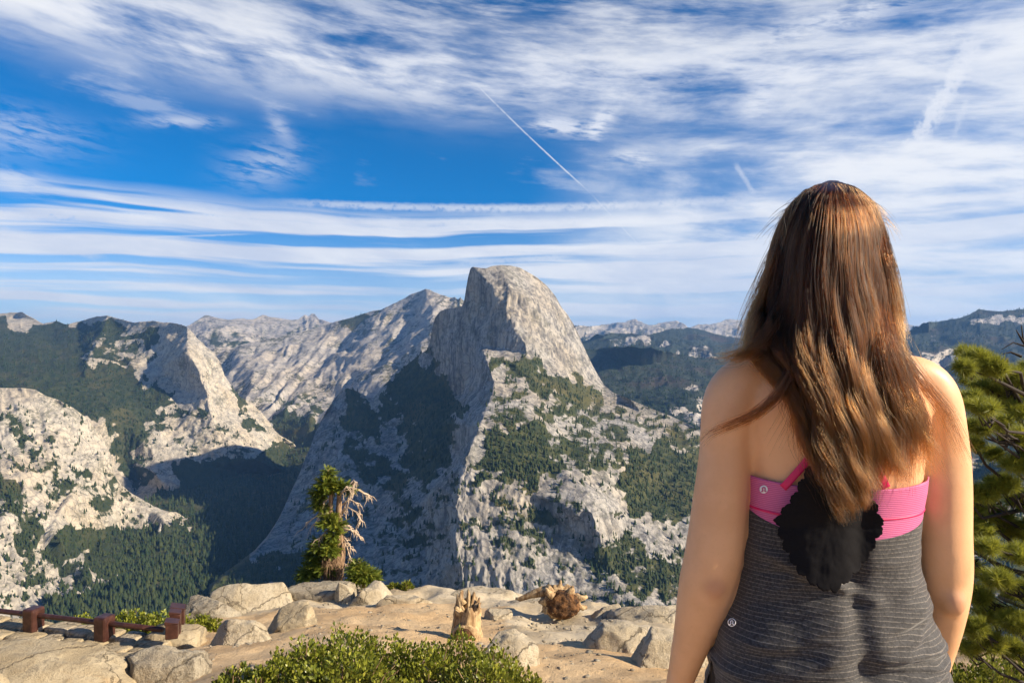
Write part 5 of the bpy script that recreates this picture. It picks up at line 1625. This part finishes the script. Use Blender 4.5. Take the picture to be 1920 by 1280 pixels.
def build_hair(root, r0):
    """Long hair as fine strands between guide lines that fall over head, shoulders and back."""
    rows = np.array([338, 352, 375, 410, 480, 540, 600, 660, 720, 800, 870, 960], float)
    G = np.array([
        # columns (px) of eleven guides at each row
        [1552, 1553, 1555, 1557, 1559, 1561, 1563, 1565, 1568, 1571, 1574],
        [1525, 1533, 1541, 1548, 1555, 1561, 1568, 1575, 1582, 1590, 1600],
        [1494, 1508, 1522, 1535, 1548, 1561, 1574, 1587, 1600, 1613, 1628],
        [1470, 1489, 1507, 1525, 1543, 1561, 1579, 1597, 1615, 1633, 1648],
        [1444, 1468, 1491, 1514, 1536, 1558, 1580, 1602, 1625, 1648, 1667],
        [1428, 1455, 1482, 1508, 1533, 1557, 1581, 1606, 1630, 1655, 1675],
        [1412, 1444, 1476, 1505, 1532, 1558, 1584, 1610, 1636, 1660, 1681],
        [1404, 1444, 1484, 1510, 1536, 1561, 1587, 1612, 1638, 1666, 1692],
        [1440, 1484, 1506, 1526, 1547, 1568, 1589, 1611, 1636, 1666, 1706],
        [1480, 1508, 1524, 1541, 1559, 1577, 1596, 1616, 1641, 1684, 1738],
        [1510, 1530, 1543, 1557, 1572, 1588, 1604, 1622, 1650, 1700, 1762],
        [1530, 1548, 1560, 1574, 1588, 1602, 1616, 1634, 1662, 1712, 1775]], float)
    end = np.array([690, 868, 925, 938, 944, 946, 938, 922, 915, 895, 855], float)     # row where each lock ends
    D = np.array([
        # depth of the outer layer at each row: edge, centre
        [1.165, 1.160], [1.150, 1.105], [1.150, 1.078], [1.150, 1.060], [1.155, 1.046], [1.150, 1.042], [1.135, 1.038], [1.105, 1.028], [1.080, 1.020], [1.060, 1.010], [1.052, 1.004], [1.046, 1.000]])
    r = np.random.default_rng(77)
    NP = 34
    N = 24000
    gcol = np.arange(11)
    # strands gather in locks
    NL = 130
    lock_u = np.sort(r.random(NL)) * 10
    lock_ph = 5.0 * perlin(np.column_stack([lock_u * 0.45, lock_u * 0, lock_u * 0 + 0.5])) * 2 + r.normal(size=NL) * 0.45
    lock_len = r.normal(size=NL) * 20
    lock_amp = 9.0 + 6.0 * r.random(NL)
    lock_wl = 190 + 26 * r.random(NL)
    lock_lay = r.random(NL)
    li = r.integers(0, NL, N)
    u = np.clip(lock_u[li] + r.normal(size=N) * 0.20, 0, 10)
    fly = r.random(N) < 0.05
    u = np.where(fly | (r.random(N) < 0.35), r.random(N) * 10, u)
    li = np.clip(np.searchsorted(lock_u, u), 0, NL - 1)
    t = np.linspace(0, 1, NP)
    endr = np.interp(u, gcol, end) + lock_len[li] - np.abs(r.normal(size=N)) * 30 - (r.random(N) < 0.25) * r.random(N) * 140
    side = (u > 7.4) & (r.random(N) < 0.60)
    endr = np.where(side, 690 + 130 * r.random(N), endr)
    endr = np.clip(endr, 600, 1040)
    start = 338 + 4 * r.random(N) + ((u - 5) / 5) ** 2 * 9
    # rows of every strand point
    pr = start[:, None] + (endr - start)[:, None] * (t ** 1.25)[None]
    def bil(tab):
        ri = np.interp(pr, rows, np.arange(len(rows)))
        r0_, r1_ = np.floor(ri).astype(int), np.minimum(np.floor(ri).astype(int) + 1, len(rows) - 1)
        fr = ri - r0_
        uu = np.broadcast_to(u[:, None], pr.shape)
        c0 = np.clip(np.floor(uu).astype(int), 0, 9); fc = uu - c0
        gr = np.gradient(tab, rows, axis=0)
        f = lambda T_, R_: T_[R_, c0] * (1 - fc) + T_[R_, c0 + 1] * fc
        hh = rows[r1_] - rows[r0_]
        a2, a3 = fr * fr, fr ** 3
        return (2 * a3 - 3 * a2 + 1) * f(tab, r0_) + (a3 - 2 * a2 + fr) * hh * f(gr, r0_) + (-2 * a3 + 3 * a2) * f(tab, r1_) + (a3 - a2) * hh * f(gr, r1_)
    px = bil(G)
    e = np.abs(np.linspace(-1, 1, 11)) ** 2.6
    DT = D[:, 1:2] + (D[:, 0:1] - D[:, 1:2]) * e[None]
    # her right lock lies over the shoulder blade
    Y = bil(DT)
    fall = np.clip((pr - 430) / 330, 0, 1)
    ph = lock_ph[li][:, None]
    wave = np.sin(pr / lock_wl[li][:, None] * 6.28 + ph)
    wave2 = np.sin(pr / (lock_wl[li][:, None] * 0.55) * 6.28 + ph * 2.3)
    spread = r.normal(size=(N, 1)) * (2.5 + 2.5 * fall)
    tip = np.clip((pr - (endr[:, None] - 110)) / 110, 0, 1)
    px = px + fall * (lock_amp[li][:, None] * wave + 1.5 * wave2) + spread * (1 - 0.35 * tip) + tip * (r.normal(size=(N, 1)) * 6)
    wob = r.normal(size=(N, 1))
    px = px + wob * 7 * np.sin(t[None] * 5 + ph) * fall * fly[:, None] * 2.5
    Y = Y + 0.030 * lock_lay[li][:, None] * (0.35 + 0.65 * r.random((N, 1))) * (0.25 + 0.55 * fall) - 0.006 * fall * np.cos(pr / lock_wl[li][:, None] * 6.28 + ph) + 0.004 * r.normal(size=(N, 1))
    px = px + (px - 1561) * 0.0
    strands = [(P(px, pr, Y), None)]
    # loose extra locks: (path of picture points with depth), count, spread px
    extra = [([(1500, 600, 1.045), (1492, 660, 1.045), (1482, 700, 1.045), (1455, 745, 1.05), (1410, 780, 1.065), (1360, 800, 1.085), (1325, 815, 1.095), (1312, 835, 1.09)], 150, 8.0), ([(1470, 560, 1.07), (1445, 620, 1.07), (1420, 655, 1.07), (1385, 668, 1.08), (1345, 671, 1.09)], 200, 13.0), ([(1440, 560, 1.09), (1418, 620, 1.085), (1405, 660, 1.08), (1380, 672, 1.075), (1352, 668, 1.08)], 160, 12.0),
             ([(1480, 620, 1.045), (1490, 700, 1.045), (1480, 780, 1.05), (1440, 850, 1.055)], 14, 14.0), ([(1660, 560, 1.07), (1680, 650, 1.065), (1725, 710, 1.07), (1775, 770, 1.085), (1805, 840, 1.09), (1822, 870, 1.09)], 110, 10.0), ([(1650, 560, 1.06), (1672, 660, 1.05), (1700, 740, 1.05), (1728, 820, 1.055), (1752, 900, 1.06)], 130, 17.0),
             ([(1640, 560, 1.05), (1655, 660, 1.045), (1680, 760, 1.045), (1705, 850, 1.05), (1700, 915, 1.05)], 150, 15.0), ([(1480, 430, 1.10), (1440, 520, 1.12), (1412, 600, 1.11), (1396, 655, 1.09)], 200, 13.0), ([(1650, 430, 1.10), (1672, 520, 1.11), (1684, 600, 1.10), (1688, 650, 1.08)], 300, 10.0),
             ([(1520, 700, 1.04), (1530, 780, 1.04), (1540, 860, 1.045), (1528, 910, 1.045)], 120, 8.0)]
    for path, n, sp in extra:
        p = densify(np.array([(a, b, c) for a, b, c in path], float), NP)
        jx = r.normal(size=(n, 1)) * sp * (0.5 + 0.5 * t[None]); jy = r.normal(size=(n, 1)) * sp * 0.7
        cut = (0.72 + 0.28 * r.random((n, 1)))
        idx = t[None] * cut * (NP - 1)
        gx = np.interp(idx, np.arange(NP), p[:, 0]); gy = np.interp(idx, np.arange(NP), p[:, 1]); gz = np.interp(idx, np.arange(NP), p[:, 2])
        gx = gx + jx + 3 * np.sin(t[None] * 6 + r.random((n, 1)) * 6)
        strands.append((P(gx, gy + jy, gz + 0.05 * np.clip(1 - t[None] * 3.2, 0, 1) + r.normal(size=(n, 1)) * 0.006), None))
    # stray hairs standing off the head
    n = 150
    a = r.uniform(-1.25, 1.25, n)
    bx, by = 1561 + 100 * np.sin(a), 452 - 108 * np.cos(a)
    ln = r.uniform(15, 60, n); tx = r.normal(size=n) * 0.7 + np.sign(a) * 0.9
    s = t[None]
    gx = bx[:, None] + (np.sin(a)[:, None] * 14 * s + tx[:, None] * ln[:, None] * 0.4 * s ** 1.5)
    gy = by[:, None] - np.cos(a)[:, None] * 10 * s + ln[:, None] * s ** 2
    strands.append((P(gx, gy, np.full_like(gx, 1.10) + r.normal(size=(n, 1)) * 0.03), None))
    allp = np.concatenate([a for a, _ in strands]).astype(np.float32)
    N = len(allp)
    hc = bpy.data.hair_curves.new('hair')
    hc.add_curves([NP] * N)
    hc.attributes['position'].data.foreach_set('vector', (allp - r0.astype(np.float32)).ravel())
    rad = 0.00023 * np.interp(t, [0, 0.7, 1], [1, 0.9, 0.35])[None] * (0.75 + 0.5 * r.random((N, 1)))
    ra = hc.attributes.get('radius') or hc.attributes.new('radius', 'FLOAT', 'POINT')
    ra.data.foreach_set('value', rad.astype(np.float32).ravel())
    m = bpy.data.materials.new('brown_hair'); m.use_nodes = True
    tt = NT(m.node_tree); tt.n.remove(tt.n['Principled BSDF'])
    hb = tt.node('ShaderNodeBsdfHairPrincipled')
    hb.parametrization = 'COLOR'
    info = tt.node('ShaderNodeHairInfo')
    col = tt.mix(tt.sm(info.outputs['Random'], 0.0, 1.0), (0.009, 0.0024, 0.0007), (0.056, 0.0155, 0.0036))
    col = tt.mix(tt.mul(tt.sm(info.outputs['Intercept'], 0.45, 1.0), 0.5), col, (0.135, 0.044, 0.0095))
    tt.put(hb.inputs['Color'], col)
    hb.inputs['Roughness'].default_value = 0.24
    hb.inputs['Radial Roughness'].default_value = 0.40
    hb.inputs['Coat'].default_value = 0.0
    hb.inputs['IOR'].default_value = 1.38
    hb.inputs['Random Roughness'].default_value = 0.2
    tt.l.new(hb.outputs[0], tt.n['Material Output'].inputs['Surface'])
    hc.materials.append(m)
    o = bpy.data.objects.new('hair', hc); COL.objects.link(o); o.parent = root


build_person()

# ------------------------------------------------------------------ the air
def build_haze():
    m = bpy.data.materials.new('haze'); m.use_nodes = True
    t = NT(m.node_tree)
    t.n.remove(t.n['Principled BSDF'])
    v = t.node('ShaderNodeVolumePrincipled')
    v.inputs['Color'].default_value = (0.20, 0.47, 1.0, 1)
    v.inputs['Density'].default_value = HAZE
    v.inputs['Anisotropy'].default_value = 0.15
    t.l.new(v.outputs[0], t.n['Material Output'].inputs['Volume'])
    x0, x1, y0, y1, z0, z1 = -30000, 30000, -5000, 32000, -1070, 1350
    vs = [(x, y, z) for z in (z0, z1) for y in (y0, y1) for x in (x0, x1)]
    o = mesh_obj('haze', vs, [[0, 2, 3, 1], [4, 5, 7, 6], [0, 1, 5, 4], [2, 6, 7, 3], [0, 4, 6, 2], [1, 3, 7, 5]], m, smooth=False)
    tag(o, 'thin bluish haze over the distant mountains', 'haze', kind='stuff')


HAZE = 2.5e-5
build_haze()
